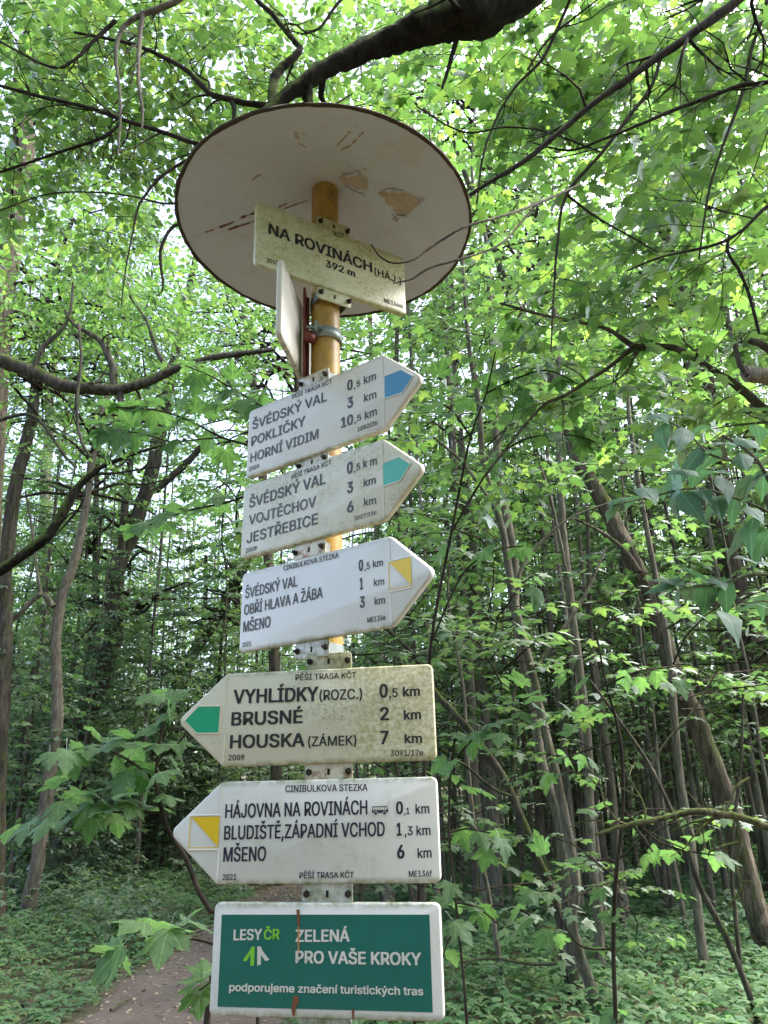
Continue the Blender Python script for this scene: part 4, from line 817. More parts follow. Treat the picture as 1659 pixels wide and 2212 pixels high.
# board
field(s6, X6_green, M['panel_green'], FR-.0006, 'green_panel')
for t in T6: text_part(s6, *t[:7], M['lime'] if t[0] == 'ČR' else M['print_white'], FR-.0012)
field(s6, X6_logoL, M['lime'], FR-.0012, 'logo_half'); field(s6, X6_logoR, M['print_white'], FR-.0012, 'logo_half')
field(s6, X6_rustA, M['rust'], FR-.0018, 'rust_run'); field(s6, X6_rustB, M['rust'], FR-.0018, 'rust_run'); field(s6, X6_rustC, M['rust'], FR-.0018, 'rust_run')
M['orange_run'] = plain('orange_rust_run', (.62, .27, .10), .6, var=.3, scale=90)
field(s6, [(-.0428, .0453), (-.0402, .0453), (-.0398, .020), (-.0412, .0023), (-.0420, .010)], M['orange_run'], FR-.0017, 'rust_run')
# side plate seen nearly edge-on
sp = empty('sign_plate', (-.1613, 1.43, EYE+.925)); sp.rotation_euler = (0, 0, rad(-98)); tag(sp, 'white plate seen nearly edge-on, held by a red-brown bar left of the post', 'sign')
mb = MB(); p_ = round_poly(rect(-.18, .187, -.088, .088), [.008]*4); slab(mb, p_, -.0, .012, .003)
pl = link('plate', mb.mesh('plate', sign_mat('plate_back', (.74, .71, .64), .05, .3, .7, 31.)), sp); pl.location = (0, -.010, 0)
_mi = np.array((Matrix.Translation((-.1613, 1.43, EYE+.925)) @ Matrix.Rotation(rad(-98), 4, 'Z')).inverted())
def wlink(name, mb, mat, parent, smooth=True):          # geometry given in world coordinates below the side plate
    mb.v = [(v @ _mi[:3, :3].T)+_mi[:3, 3] for v in mb.v]; return link(name, mb.mesh(name, mat, smooth), parent)
def wbox(x0, x1, y0, y1, z0, z1):
    mb = MB(); V = [(x, y, z) for x in (x0, x1) for y in (y0, y1) for z in (z0, z1)]
    mb.add(V, q=[(0, 1, 3, 2), (4, 6, 7, 5), (0, 4, 5, 1), (2, 3, 7, 6), (0, 2, 6, 4), (1, 5, 7, 3)]); return mb
ZC = EYE+.925
bar = wlink('bracket_bar', wbox(-.1585, -.1535, 1.372, 1.402, EYE+.825, EYE+1.04), M['redpaint'], sp, False)
wlink('bar_flange', wbox(-.1533, -.1475, 1.394, 1.398, EYE+.828, EYE+1.03), M['redpaint'], bar, False)
mb = MB(); a = np.linspace(rad(-150), rad(120), 40); prof = []
for r_, dz in ((.0312, -.012), (.0355, -.012), (.0355, .012), (.0312, .012)): prof.append([(PX+r_*math.cos(q), PY_+r_*math.sin(q), ZC+dz) for q in a])
V = np.array(prof).transpose(1, 0, 2).reshape(-1, 3); Q = [(4*i+j, 4*i+(j+1) % 4, 4*i+4+(j+1) % 4, 4*i+4+j) for i in range(39) for j in range(4)]
Q += [(0, 1, 2, 3), (4*39+3, 4*39+2, 4*39+1, 4*39)]
mb.add(V, q=Q); cl = wlink('clamp', mb, M['steel'], sp)
e = (PX+.034*math.cos(rad(-118)), PY_+.034*math.sin(rad(-118)))
wlink('clamp_ear', wbox(e[0]-.002, e[0]+.0025, e[1]-.022, e[1]+.004, ZC-.010, ZC+.014), M['steel'], cl, False)
mb = MB(); tube(mb, [(-.150, e[1]-.012, ZC+.004), (e[0]+.012, e[1]-.012, ZC+.004)], [.0036, .0036], 10); wlink('clamp_bolt', mb, M['steel'], cl)
mb = MB(); tube(mb, [(e[0]+.0027, e[1]-.012, ZC+.004), (e[0]+.009, e[1]-.012, ZC+.004)], [.0068, .0068], 6); wlink('clamp_nut', mb, M['steel'], cl, False)
mb = MB(); tube(mb, [(-.1535, e[1]-.008, ZC-.012), (-.147, e[1]-.007, ZC-.014), (-.140, e[1]-.003, ZC-.018), (-.137, e[1]+.006, ZC-.02)], [.011, .013, .012, .006], 12); wlink('clamp_block', mb, M['redpaint'], cl)


# ------------------------------------------------------------------ tree kits: trunk, branches, crown meshes shared by copies
def grow(seed, H, r0, nbr, z0, lmin, lmax, nsp, tpl, size, leafmat, barkmat, nl=8, spL=.5, lean=.02, top=.25, trunk=True, flat=.35, upow=1.3):
    rng = np.random.default_rng(seed)
    n = 14; t = np.linspace(0, 1, n); wx = np.cumsum(rng.normal(0, lean, n))*H/n*2; wy = np.cumsum(rng.normal(0, lean, n))*H/n*2
    ax = np.stack([wx-wx[0], wy-wy[0], t*H], 1); rr = r0*(1-.8*t**1.1)+.004; rr[0] *= 1.35
    out_ = {}
    if trunk:
        mb = MB(); a, b_ = catmull(ax, rr, 2); tube(mb, a, b_, 9, .05, rng); out_['trunk'] = mb.mesh('trunk', M[barkmat])
    mbb = MB(); mbl = MB()
    for k in range(nbr):
        u = z0/H+(1-z0/H)*rng.uniform(0, 1)**upow; i = min(int(u*(n-1)), n-2); f_ = u*(n-1)-i
        p = ax[i]*(1-f_)+ax[i+1]*f_
        L = rng.uniform(lmin, lmax)*(1-(1-top)*max(0, (u-.55)/.45)); az = rng.uniform(0, 6.283); el = rng.uniform(.05, .75)
        d = np.array([math.cos(az)*math.cos(el), math.sin(az)*math.cos(el), math.sin(el)])
        q = [p]; dd = d.copy()
        for s_ in range(4):
            dd = nrm(dd+rng.normal(0, .18, 3)+np.array([0, 0, -.14])); q.append(q[-1]+dd*L/4)
        q = np.array(q); br = max(.006, rr[i]*.35); tube(mbb, q, np.linspace(br, .004, 5), 5, cap=False)
        ts = rng.uniform(.2, 1, nsp); idx = ts*3.999; ii = idx.astype(int); fr = (idx-ii)[:, None]
        o = q[ii]*(1-fr)+q[ii+1]*fr
        hd = nrm(q[-1]-q[0]); sgn = np.where(np.arange(nsp) % 2, 1, -1)[:, None]
        sd_ = np.cross(hd, [0, 0, 1.]); ds = hd*.6+sgn*sd_*rng.uniform(.3, 1.1, (nsp, 1))+rng.normal(0, .15, (nsp, 3)); ds[:, 2] = ds[:, 2]*.5
        o = np.vstack([o, q[-1:]]); ds = np.vstack([ds, hd[None]*np.array([1, 1, .4])])
        sprays(mbl, mbb, rng, o, ds, spL*rng.uniform(.6, 1.25, nsp+1), nl, tpl, size, flat)
    out_['branches'] = mbb.mesh('branches', M['twig'] if barkmat != 'bark_grey' else M['twig']); out_['crown'] = mbl.mesh('crown', M[leafmat])
    return out_
def place(kit, name, loc, rz, sc, label, cat, group=None, parts=('trunk', 'branches', 'crown')):
    r = empty(name, loc, rz); r.scale = (sc, sc, sc); tag(r, label, cat, group)
    for p in parts:
        if p in kit:
            o = link(p, kit[p], r)
            if p != 'trunk': o['kind'] = 'stuff'
    return r

POLE = [grow(100+i, 13+i % 3*1.5, .042+.009*(i % 4), 30, 2.2, .8, 1.9, 5, LOBED, .15, 'leaf_far', ('bark_grey', 'bark_pale', 'bark_grey', 'bark_brown', 'bark_grey', 'bark_pale')[i], lean=.012, nl=7) for i in range(6)]
UNDER = [grow(200+i, 3.2+.5*i, .022, 15, .5, .5, 1.25, 4, MAPLE_LOW, .105, 'leaf_mid', 'bark_dark', lean=.05, nl=6, top=.5, flat=.22) for i in range(5)]
BIG = [grow(300+i, 12, .14, 58, 3.2, 1.6, 3.4, 7, LOBED, .145, 'leaf_mid', 'bark_brown', nl=8, spL=.6, trunk=False) for i in range(4)]
BIGD = [grow(320+i, 13, .14, 50, .6, 1.4, 3.0, 7, SIMPLE, .13, 'leaf_dark', 'bark_brown', nl=9, spL=.6, trunk=False) for i in range(2)]
SHRUB = [grow(340+i, 5.+i, .03, 46, .2, .8, 1.9, 6, LOBED, .12, 'leaf_mid', 'bark_dark', nl=7, lean=.05, top=.6, upow=1.0) for i in range(3)]
SHRUBD = [grow(350+i, 5.5+i, .03, 50, .2, .8, 1.9, 6, LOBED, .14, ('leaf_dark', 'leaf_mid')[i], 'bark_dark', nl=7, lean=.05, top=.6, upow=1.0) for i in range(2)]
def tri_count(): return sum(len(me.polygons) for me in bpy.data.meshes)

rng = np.random.default_rng(21)
spots = []
def free(x, y, dmin):
    return all((x-a)**2+(y-b_)**2 > dmin*dmin for a, b_ in spots)
cnt = 0
for tries in range(6000):
    y = rng.uniform(9.5, 44); lo = -.50*y-2; hi = .58*y+3
    x = rng.uniform(lo, hi)
    if abs(x-path_c(y)) < 1.5 and y < 30: continue
    if x < -2 and (rng.uniform() > .55 or y < 15): continue
    if x > -2 and y < 11: continue
    if not free(x, y, .70+.016*y): continue
    spots.append((x, y)); left = x < -2.2
    kit = POLE[rng.integers(0, 6)]
    place(kit, 'slender_tree', (x, y, float(terr(x, y))-.05), rng.uniform(0, 6.28), rng.uniform(.8, 1.25)*(.8 if left else 1), 
          'thin straight grey-brown trunk among the crowded stand left of the footpath' if left else 'thin straight grey-brown trunk in the dense pole stand on the right', 'tree', 'slender trees left of the path' if left else 'slender trees of the pole stand')
    cnt += 1
    if cnt >= 235: break
THIN = [grow(400+i, 8+i, .024+.004*i, 12, 2.0, .5, 1.2, 3, LOBED, .13, 'leaf_far', ('bark_grey', 'bark_pale', 'bark_dark')[i], lean=.02, nl=6) for i in range(3)]
cnt = 0
for tries in range(3000):
    y = rng.uniform(9.5, 24); x = rng.uniform(-.02*y, .56*y+1)
    if abs(x-path_c(y)) < 1.6 or not free(x, y, .45): continue
    spots.append((x, y))
    place(THIN[rng.integers(0, 3)], 'slender_tree', (x, y, float(terr(x, y))-.05), rng.uniform(0, 6.28), rng.uniform(.85, 1.3), 'thin straight grey-brown trunk in the dense pole stand on the right', 'tree', 'slender trees of the pole stand')
    cnt += 1
    if cnt >= 75: break
cnt = 0
for tries in range(3000):
    y = rng.uniform(6.5, 26); x = rng.uniform(-.48*y-1, .55*y+1.5)
    if abs(x-path_c(y)) < 1.4: continue
    if -1.0 < x < .9 and y < 8: continue
    if x > .9 and y < 12: continue
    if x < -2 and y < 16.5: continue
    if not free(x, y, .5): continue
    spots.append((x, y)); left = x < -2.2
    place(UNDER[rng.integers(0, 5)], 'maple_sapling', (x, y, float(terr(x, y))-.03), rng.uniform(0, 6.28), rng.uniform(.7, 1.25),
          'leafy young maple in the undergrowth left of the footpath' if left else 'leafy young maple standing between the thin trunks on the right', 'sapling', 'saplings left of the path' if left else 'saplings in the pole stand')
    cnt += 1
    if cnt >= 50: break
cnt = 0
for tries in range(3000):
    y = rng.uniform(16.5, 34); x = rng.uniform(-.5*y-1, .2*y) if cnt < 26 else rng.uniform(.1*y, .56*y+2)
    if abs(x-path_c(y)) < 1.9+(y < 20)*.4 and y < 30: continue
    if not free(x, y, .9): continue
    if x > 0 and y < 18: continue
    spots.append((x, y)); left = x < -2.2
    place((SHRUBD+SHRUB)[rng.integers(0, 3 if left else 5)], 'leafy_shrub', (x, y, float(terr(x, y))-.03), rng.uniform(0, 6.28), rng.uniform(.75, 1.2),
          'tall leafy green shrub filling the gaps behind the left trunks' if left else 'tall leafy green shrub deep in the pole stand on the right', 'shrub', 'shrubs behind the left trunks' if left else 'shrubs in the pole stand')
    cnt += 1
    if cnt >= 44: break
cnt = 0
for tries in range(3000):
    y = rng.uniform(17, 29) if cnt < 9 else rng.uniform(25, 37); x = rng.uniform(-.5*y-1, -.08*y)
    if abs(x-path_c(y)) < 2.2: continue
    if not free(x, y, .8): continue
    spots.append((x, y))
    place(SHRUBD[rng.integers(0, 2)], 'leafy_tree', (x, y, float(terr(x, y))-.03), rng.uniform(0, 6.28), rng.uniform(1.25, 1.7),
          'small tree leafy down to the ground in the thicket left of the signs', 'tree', 'leafy small trees left of the signs')
    cnt += 1
    if cnt >= 24: break
# the wood beyond: one far mass of foliage and trunks
mbl = MB(); mbt = MB(); rng = np.random.default_rng(77)
n = 8500; y = rng.uniform(44, 62, n); x = rng.uniform(-36, 42, n); z = .3+26*rng.uniform(0, 1, n)**1.35
sprays(mbl, None, rng, np.stack([x, y, z], 1), rng.normal(0, 1, (n, 3))*np.array([1, 1, .2]), np.full(n, 1.0), 7, LOBED, .4, .5)
far = tag(link('distant_wood', mbl.mesh('distant_wood', M['leaf_far'])), 'far green mass of leaves closing the view behind the trunks', 'wood', kind='stuff')
for k in range(170):
    x = rng.uniform(-34, 40); y = rng.uniform(42, 60); tube(mbt, [(x, y, -.2), (x+rng.normal(0, .2), y, 9), (x+rng.normal(0, .5), y, 20)], [.11, .09, .04], 6)
tag(link('distant_trunks', mbt.mesh('distant_trunks', M['bark_pale']), far), kind='stuff')

mbl = MB(); n = 5600; a = rng.uniform(rad(203), rad(350), n); rr_ = rng.uniform(5, 15, n)  # unseen leaves behind the camera, added to hold back light from the sign fronts
sprays(mbl, None, rng, np.stack([rr_*np.cos(a), rr_*np.sin(a), 1.5+11*rng.uniform(0, 1, n)], 1), rng.normal(0, 1, (n, 3))*np.array([1, 1, .2]), np.full(n, 1.0), 7, LOBED, .3, .5)
tag(link('unseen_leaf_screen', mbl.mesh('unseen_leaf_screen', M['leaf_dark'])), 'unseen mass of leaves added behind the camera to dim the light on the signs', 'wood', kind='stuff')

# ------------------------------------------------------------------ trees traced one by one
def wpts(pts, Y):
    W = []; R = []
    for p in pts:
        y = p[3] if len(p) > 3 else Y; q = P(p[0], p[1], y); W.append(q); R.append(p[2]/2*np.dot(q-np.array([0, 0, EYE]), FWD)/FPX)
    return np.array(W), np.array(R)
def limb_mesh(pts, Y, base, mat, ns=8, rough=.07, seed=1, sub=5, name='limb', W=None, R=None, spur=0):
    rng = np.random.default_rng(seed)
    if W is None: W, R = wpts(pts, Y)
    A, B = catmull(W, R, sub); L = np.linalg.norm(A[-1]-A[0])
    A = A+rng.normal(0, .05, A.shape)*B[:, None]; mb = MB(); tube(mb, A-base, B, ns, rough, rng)
    for k in range(spur):                                   # short side twigs
        i = rng.integers(1, len(A)-1); d = nrm(rng.normal(0, 1, 3)+nrm(A[i]-A[i-1])*.8); l = rng.uniform(.10, .32)*min(2.2, L)*(.35 if mat is M['twig'] else 1)
        r_ = min(B[i]*.5, .02)
        q = [A[i]]; dd = d
        for s_ in range(5): dd = nrm(dd+rng.normal(0, .28, 3)); q.append(q[-1]+dd*l/5)
        q = np.array(q); tube(mb, q-base, r_*np.linspace(1, .2, 6), 5)
        for s_ in (2, 3, 4):
            d2 = nrm(dd+rng.normal(0, .7, 3)); l2 = l*rng.uniform(.2, .5); tube(mb, np.array([q[s_], q[s_]+d2*l2*.5+rng.normal(0, .02*l2, 3), q[s_]+d2*l2])-base, r_*np.array([.5, .35, .15]), 4)
    return link(name, mb.mesh(name, mat), None)
def traced(name, label, trunk, Y, mat, limbs=(), crown=None, ext=6., seed=1, cat='tree', ns=20, group=None, rough=.075, ground=True):
    W, R = wpts(trunk, Y)
    rng = np.random.default_rng(seed)
    if ground:
        g = float(terr(W[0][0], W[0][1]))
        if W[0][2] > g-.05:                                  # carry the trunk down into the soil
            d = (W[1]-W[0])/max(W[1][2]-W[0][2], .05); W = np.vstack([W[0]-d*(W[0][2]-g+.1), W]); R = np.append(R[0]*1.35, R)
    if ext:
        d = nrm(W[-1]-W[-2]); W = np.vstack([W, W[-1]+d*ext*.5+rng.normal(0, .15, 3), W[-1]+d*ext]); R = np.append(R, [R[-1]*.7, R[-1]*.25])
    base = np.array([W[0][0], W[0][1], max(W[0][2], float(terr(W[0][0], W[0][1]))-.05)])
    root = empty(name, base); tag(root, label, cat, group)
    t = limb_mesh(None, Y, base, mat, ns, rough, seed, 5, 'trunk', W, R); t.parent = root
    for k, l in enumerate(limbs):
        lm = l[2] if len(l) > 2 else mat
        b_ = limb_mesh(l[0], l[1] or Y, base, lm, 9, .08, seed*31+k, 5, 'limb', spur=l[3] if len(l) > 3 else 0); b_.parent = root
    if crown:
        kit, sc, hz, rz = crown; i = int(np.argmin(np.abs(W[:, 2]-hz))); off = W[i]-base; off[2] = hz-base[2]
        for p in ('branches', 'crown'):
            o = link(p, kit[p], root); o['kind'] = 'stuff'; o.location = off-np.array([0, 0, 3.*sc]); o.scale = (sc,)*3; o.rotation_euler = (0, 0, rz)
    return root

traced('leaning_tree', 'slim brown trunk leaning right at the far left, standing in green undergrowth', [(55, 2003, 34), (77, 1879, 30), (95, 1769, 28), (109, 1660, 26), (124, 1550, 24), (120, 1404, 21), (125, 1330, 22), (136, 1275, 20), (158, 1221, 18), (179, 1132, 16), (193, 1042, 15), (200, 988, 14), (211, 930, 12)], 12.5, M['bark_pale'],
       [([(115, 1311, 12), (90, 1282, 11), (50, 1318, 10), (0, 1365, 9), (-40, 1400, 8)], 12.2), ([(88, 1282, 8), (80, 1230, 7), (70, 1150, 6), (55, 1060, 4)], 12.2)], (BIG[0], .8, 6.5, .5), 4, 1)
traced('mossy_tree', 'thick dark leaf-wrapped trunk at left that forks high up behind the slim brown trunk', [(130, 1950, 60), (146, 1806, 52), (157, 1696, 48), (175, 1587, 46), (193, 1532, 44), (212, 1477, 42), (243, 1382, 40), (250, 1239, 36), (286, 1149, 33), (322, 1042, 30), (344, 935, 28), (361, 852, 24)], 15.9, M['bark_dark'],
       [([(335, 1060, 18), (370, 1030, 17), (401, 1003, 15), (435, 965, 13), (466, 934, 10)], 15.6), ([(262, 1195, 18), (272, 1060, 15), (283, 990, 13), (292, 900, 10), (298, 800, 7)], 15.7)], (BIGD[0], .9, 7.5, 2.), 5, 2)
traced('ridged_tree', 'dark ridged trunk rising right above the footpath bend, left of the lower signs', [(314, 1892, 44), (318, 1806, 42), (335, 1732, 38), (343, 1641, 34), (365, 1532, 30), (412, 1426, 26), (470, 1330, 22), (520, 1240, 18)], 21.5, M['bark_brown'], [([(400, 1450, 12), (440, 1330, 10), (445, 1200, 8)], 21)], (BIGD[1], 1.1, 9, 1.), 6, 3)
traced('dark_tree', 'dark trunk cut by the left picture edge carrying a long mossy limb', [(-12, 1960, 42), (-6, 1700, 36), (2, 1550, 32), (10, 1404, 30), (12, 1300, 29), (12, 1240, 28), (25, 1100, 27), (45, 1000, 26), (62, 930, 24), (72, 880, 22)], 12, M['bark_dark'],
       [([(-20, 1245, 24), (0, 1232, 24), (60, 1192, 22), (100, 1160, 22), (120, 1135, 21), (136, 1107, 20), (169, 1053, 17), (200, 1022, 14), (230, 1003, 11), (309, 974, 6), (360, 960, 4)], 11.4, M['bark_moss'], 6),
        ([(-10, 910, 8), (50, 895, 8), (80, 905, 7), (110, 940, 7), (140, 985, 6), (165, 1010, 5)], 9)], (BIG[1], .8, 8.5, 3.), 4, 4)
traced('broad_tree', 'broad furrowed trunk high at the left edge, half hidden by leaves', [(-60, 1960, 90), (-48, 1500, 80), (-40, 1200, 72), (-15, 800, 62), (8, 600, 56), (30, 450, 52), (48, 330, 44)], 10.5, M['bark_brown'],
       [([(-60, 760, 34), (0, 777, 32), (45, 793, 30), (90, 810, 29), (143, 834, 28), (215, 841, 26), (258, 841, 25), (312, 827, 22), (376, 798, 18), (440, 778, 15), (501, 766, 13), (594, 755, 8)], 8, M['bark_dark'], 12),
        ([(247, 838, 18), (245, 800, 17), (240, 785, 16), (222, 742, 14), (200, 724, 12), (161, 702, 9), (140, 670, 6)], 8, M['bark_dark'], 4), ([(258, 835, 15), (262, 900, 13), (255, 960, 10)], 8, M['bark_dark']),
        ([(72, 800, 13), (82, 770, 12), (97, 745, 11), (129, 716, 8), (150, 680, 6), (158, 610, 4)], 8, M['bark_dark'], 3), ([(170, 700, 6), (175, 773, 6), (168, 845, 7), (167, 917, 7), (179, 960, 7), (197, 988, 6)], 7.6, M['bark_dark']),
        ([(370, 800, 12), (345, 770, 11), (330, 730, 9), (315, 690, 6), (280, 640, 4)], 8, M['bark_dark'], 3)], (BIG[2], 1., 8.2, 1.5), 4, 5)
traced('pale_tree', 'pale distant trunk between the left edge and the slim brown trunk', [(92, 1900, 26), (95, 1300, 24), (98, 1050, 22), (105, 950, 20), (112, 800, 16)], 24, M['bark_pale'], (), (BIG[3], 1.1, 12, .4), 5, 6)
traced('straight_tree', 'narrow dark trunk standing just right of the slim brown one', [(203, 1900, 16), (206, 1500, 15), (207, 1350, 14), (208, 1080, 12), (215, 900, 9)], 19, M['bark_dark'], (), (BIGD[0], .9, 10, 4.), 4, 7)
def clothe(root, blobs, tpl, size, mat, seed, name='foliage'):
    rng = np.random.default_rng(seed); mbl = MB(); mbt = MB(); base = np.array(root.location)
    for (px, py, Y, R, n) in blobs: blob_sprays(mbl, mbt, rng, P(px, py, Y)-base, (R, R, R*.75), n, tpl, size, .5, 8, .35)
    tag(link(name, mbl.mesh(name, mat), root), kind='stuff'); tag(link('twigs', mbt.mesh('twigs', M['twig']), root), kind='stuff')
for ro_ in [o for o in bpy.data.objects if o.get('label', '').startswith(("thick dark leaf", 'dark ridged', 'dark trunk cut', 'broad furrowed', 'pale distant'))]:
    lb = ro_['label']
    if lb.startswith('thick dark'): clothe(ro_, [(150, 1880, 15.2, .5, 40), (190, 1800, 15.2, .6, 45), (200, 1700, 15.0, .6, 45), (215, 1600, 15.2, .7, 50), (150, 1640, 15.5, .6, 40), (250, 1480, 15.2, .9, 60), (200, 1400, 15.4, .9, 60), (280, 1300, 15.4, 1., 60), (150, 1500, 16, .8, 40)], LOBED, .13, M['leaf_dark'], 81)
    elif lb.startswith('dark ridged'): clothe(ro_, [(380, 1650, 20, 1.2, 60), (330, 1560, 20, 1.2, 60), (430, 1560, 20, 1.2, 60), (420, 1450, 20, 1.2, 60), (330, 1440, 20, 1.2, 50), (450, 1340, 20, 1.2, 60), (300, 1340, 20.5, 1.2, 50)], LOBED, .15, M['leaf_mid'], 82)
    elif lb.startswith('dark trunk cut'): clothe(ro_, [(60, 1450, 13, 1., 50), (30, 1600, 13, 1., 50), (70, 1720, 14, 1., 45), (40, 1300, 13, 1., 40), (160, 1350, 14.5, .9, 40), (60, 1850, 14, .8, 40)], LOBED, .14, M['leaf_mid'], 83)
    elif lb.startswith('broad furrowed'): clothe(ro_, [(80, 560, 8.5, 1., 60), (180, 600, 8.5, 1., 60), (300, 650, 9, 1., 60), (400, 700, 9, 1., 50), (60, 680, 9, .9, 50), (200, 700, 9.5, 1., 60), (120, 900, 9.5, .9, 40), (330, 760, 9.5, .8, 40), (520, 720, 10, .9, 45)], SIMPLE, .10, M['leaf_canopy'], 84)
    else: clothe(ro_, [(60, 1100, 20, 1.5, 60), (150, 1050, 20, 1.5, 60), (120, 1250, 21, 1.5, 60), (230, 1150, 21, 1.5, 60)], LOBED, .16, M['leaf_far'], 85)
# right-hand side
traced('clump_maple', 'smooth slender trunk with a kink near its foot, front stem of the right clump', [(1297, 2225, 27), (1272, 2120, 25), (1248, 2051, 24), (1236, 1985, 23), (1244, 1908, 22), (1228, 1805, 21), (1204, 1690, 20), (1168, 1538, 19), (1150, 1457, 18), (1110, 1296, 17), (1088, 1157, 15), (1065, 1077, 14), (1043, 992, 13), (1034, 872, 12), (1014, 755, 10), (1004, 640, 8), (990, 480, 6)], 6.7, M['bark_grey'],
       [([(1112, 1300, 10), (1125, 1230, 9), (1160, 1180, 7), (1230, 1120, 5), (1320, 1085, 4)], 6.6), ([(1075, 1105, 9), (1030, 1040, 8), (990, 990, 7), (930, 940, 5)], 6.6), ([(1046, 1000, 8), (1085, 940, 7), (1130, 850, 5), (1185, 760, 4)], 6.6), ([(1150, 1450, 9), (1200, 1380, 8), (1262, 1290, 6), (1310, 1180, 4)], 6.6)], (UNDER[3], 1.2, 5.0, .3), 2.5, 8, ns=10, rough=.04)
traced('clump_maple', 'straighter grey trunk rising close behind the kinked stem of the right clump', [(1262, 2195, 34), (1235, 2060, 30), (1226, 1962, 28), (1213, 1805, 26), (1200, 1740, 25), (1186, 1707, 24), (1168, 1640, 22), (1159, 1574, 21), (1150, 1510, 20), (1132, 1440, 20), (1114, 1328, 19), (1110, 1194, 18), (1083, 1061, 17), (1070, 927, 16), (1065, 771, 14), (1060, 690, 12), (1050, 520, 9)], 7.1, M['bark_grey'], (), (UNDER[4], 1.2, 5.6, 2.3), 2.5, 9, ns=10, rough=.04)
traced('curved_maple', 'curved dark trunk bending left from the right clump behind the signs', [(1245, 2190, 24), (1222, 2074, 23), (1213, 1998, 22), (1186, 1917, 22), (1155, 1841, 21), (1119, 1752, 20), (1088, 1681, 18), (1030, 1600, 17), (985, 1545, 15), (936, 1489, 12), (880, 1400, 9)], 7.2, M['bark_dark'], [([(1105, 1720, 8), (1060, 1700, 7), (1000, 1650, 5), (960, 1640, 4)], 7.1), ([(1100, 1700, 7), (1120, 1600, 6), (1110, 1500, 5), (1150, 1400, 4)], 7.)], (UNDER[4], 1.2, 4.0, .6), 1.5, 10, ns=10)
traced('grey_tree', 'upright grey trunk just right of the clump of three stems', [(1297, 2125, 27), (1293, 1984, 22), (1275, 1805, 20), (1271, 1627, 18), (1255, 1471, 18), (1230, 1284, 17), (1213, 1106, 15), (1208, 972, 13), (1204, 749, 10)], 8.2, M['bark_grey'], [([(1225, 1240, 8), (1190, 1080, 7), (1165, 1000, 5)], 8.1)], (BIG[3], .5, 6.6, 5.), 3, 11, ns=10, rough=.04)
traced('leaning_oak', 'rough brown trunk leaning strongly left on the right, its top behind leaves', [(1700, 2200, 56), (1659, 2050, 50), (1632, 1962, 48), (1601, 1850, 45), (1579, 1752, 44), (1534, 1636, 42), (1494, 1538, 40), (1454, 1449, 38), (1409, 1305, 36), (1364, 1202, 34), (1324, 1126, 33), (1288, 1059, 31), (1248, 992, 28), (1222, 912, 25), (1204, 858, 24), (1186, 791, 23), (1160, 740, 22), (1137, 702, 21), (1095, 620, 18), (1060, 520, 14)], 8.6, M['bark_brown'],
       [([(1380, 1235, 12), (1350, 1190, 10), (1300, 1150, 8), (1240, 1120, 5)], 8.4)], (BIG[0], .8, 8.5, 1.), 3, 12)
traced('mossy_oak', 'massive mossy trunk at the right edge, its pale upper part showing among the leaves', [(1690, 1950, 76), (1660, 1600, 66), (1632, 1458, 60), (1614, 1373, 56), (1579, 1239, 50), (1556, 1106, 46), (1543, 949, 42), (1500, 740, 38), (1445, 515, 34), (1420, 425, 32), (1405, 325, 30), (1370, 175, 26), (1350, 60, 22)], 12.5, M['bark_brown'], (), (BIG[2], 1., 9.5, 4.), 4, 13)
traced('dark_pole', 'dark slim trunk with a broken foot right of the upright grey one', [(1358, 2095, 18), (1347, 2029, 17), (1333, 1895, 16), (1320, 1716, 15), (1289, 1516, 13), (1275, 1380, 11)], 9.4, M['bark_dark'], (), (UNDER[1], 1.3, 6, 2.), 5, 14, ns=10)
traced('grey_pole', 'even grey trunk standing alone between the dark slim trunk and the leaning oak', [(1530, 2165, 22), (1508, 1984, 21), (1490, 1805, 19), (1467, 1672, 18), (1454, 1516, 16), (1440, 1380, 14)], 7.9, M['bark_grey'], (), (UNDER[0], 1.3, 5.5, 1.), 5, 15, ns=10, rough=.03)
traced('thin_maple', 'thin stem close to the right side of the lower signs, bending at mid height', [(1092, 2185, 13), (1075, 2051, 12), (1052, 1917, 12), (1025, 1805, 10), (1008, 1618, 9), (1000, 1480, 7)], 7.4, M['bark_grey'], [([(1222, 2080, 7), (1142, 2082, 7), (1053, 2069, 6), (963, 2090, 5)], 6.9)], (UNDER[2], 1.1, 3.4, 2.), 1.5, 16, ns=8)
traced('forked_sapling', 'thin dark forked sapling sweeping left in the lower right corner', [(1640, 2230, 16), (1624, 2163, 14), (1575, 2038, 14), (1512, 1917, 13), (1485, 1832, 11), (1454, 1760, 10), (1400, 1649, 9), (1333, 1550, 7), (1275, 1470, 5)], 6.2, M['bark_dark'], [([(1600, 2100, 10), (1590, 1990, 9), (1580, 1850, 8), (1600, 1650, 6), (1605, 1500, 5)], 6.2), ([(1405, 1655, 6), (1440, 1600, 5), (1490, 1545, 4), (1550, 1450, 3)], 6.2)], (UNDER[0], .9, 3.0, 2.), 0, 17, ns=8)

traced('path_tree', 'tall tree beside the footpath whose trunk is hidden behind the signs', [(600, 1905, 26), (590, 1400, 22), (565, 1000, 18), (545, 800, 15)], 18, M['bark_brown'], (), (BIG[1], 1.25, 10, 2.), 5, 18)
traced('path_tree', 'second tree by the footpath, its leaves filling the view under the round roof', [(680, 1930, 24), (672, 1400, 20), (650, 1000, 17), (640, 800, 14)], 15, M['bark_brown'], (), (BIG[2], 1.15, 8.5, 1.), 5, 19)

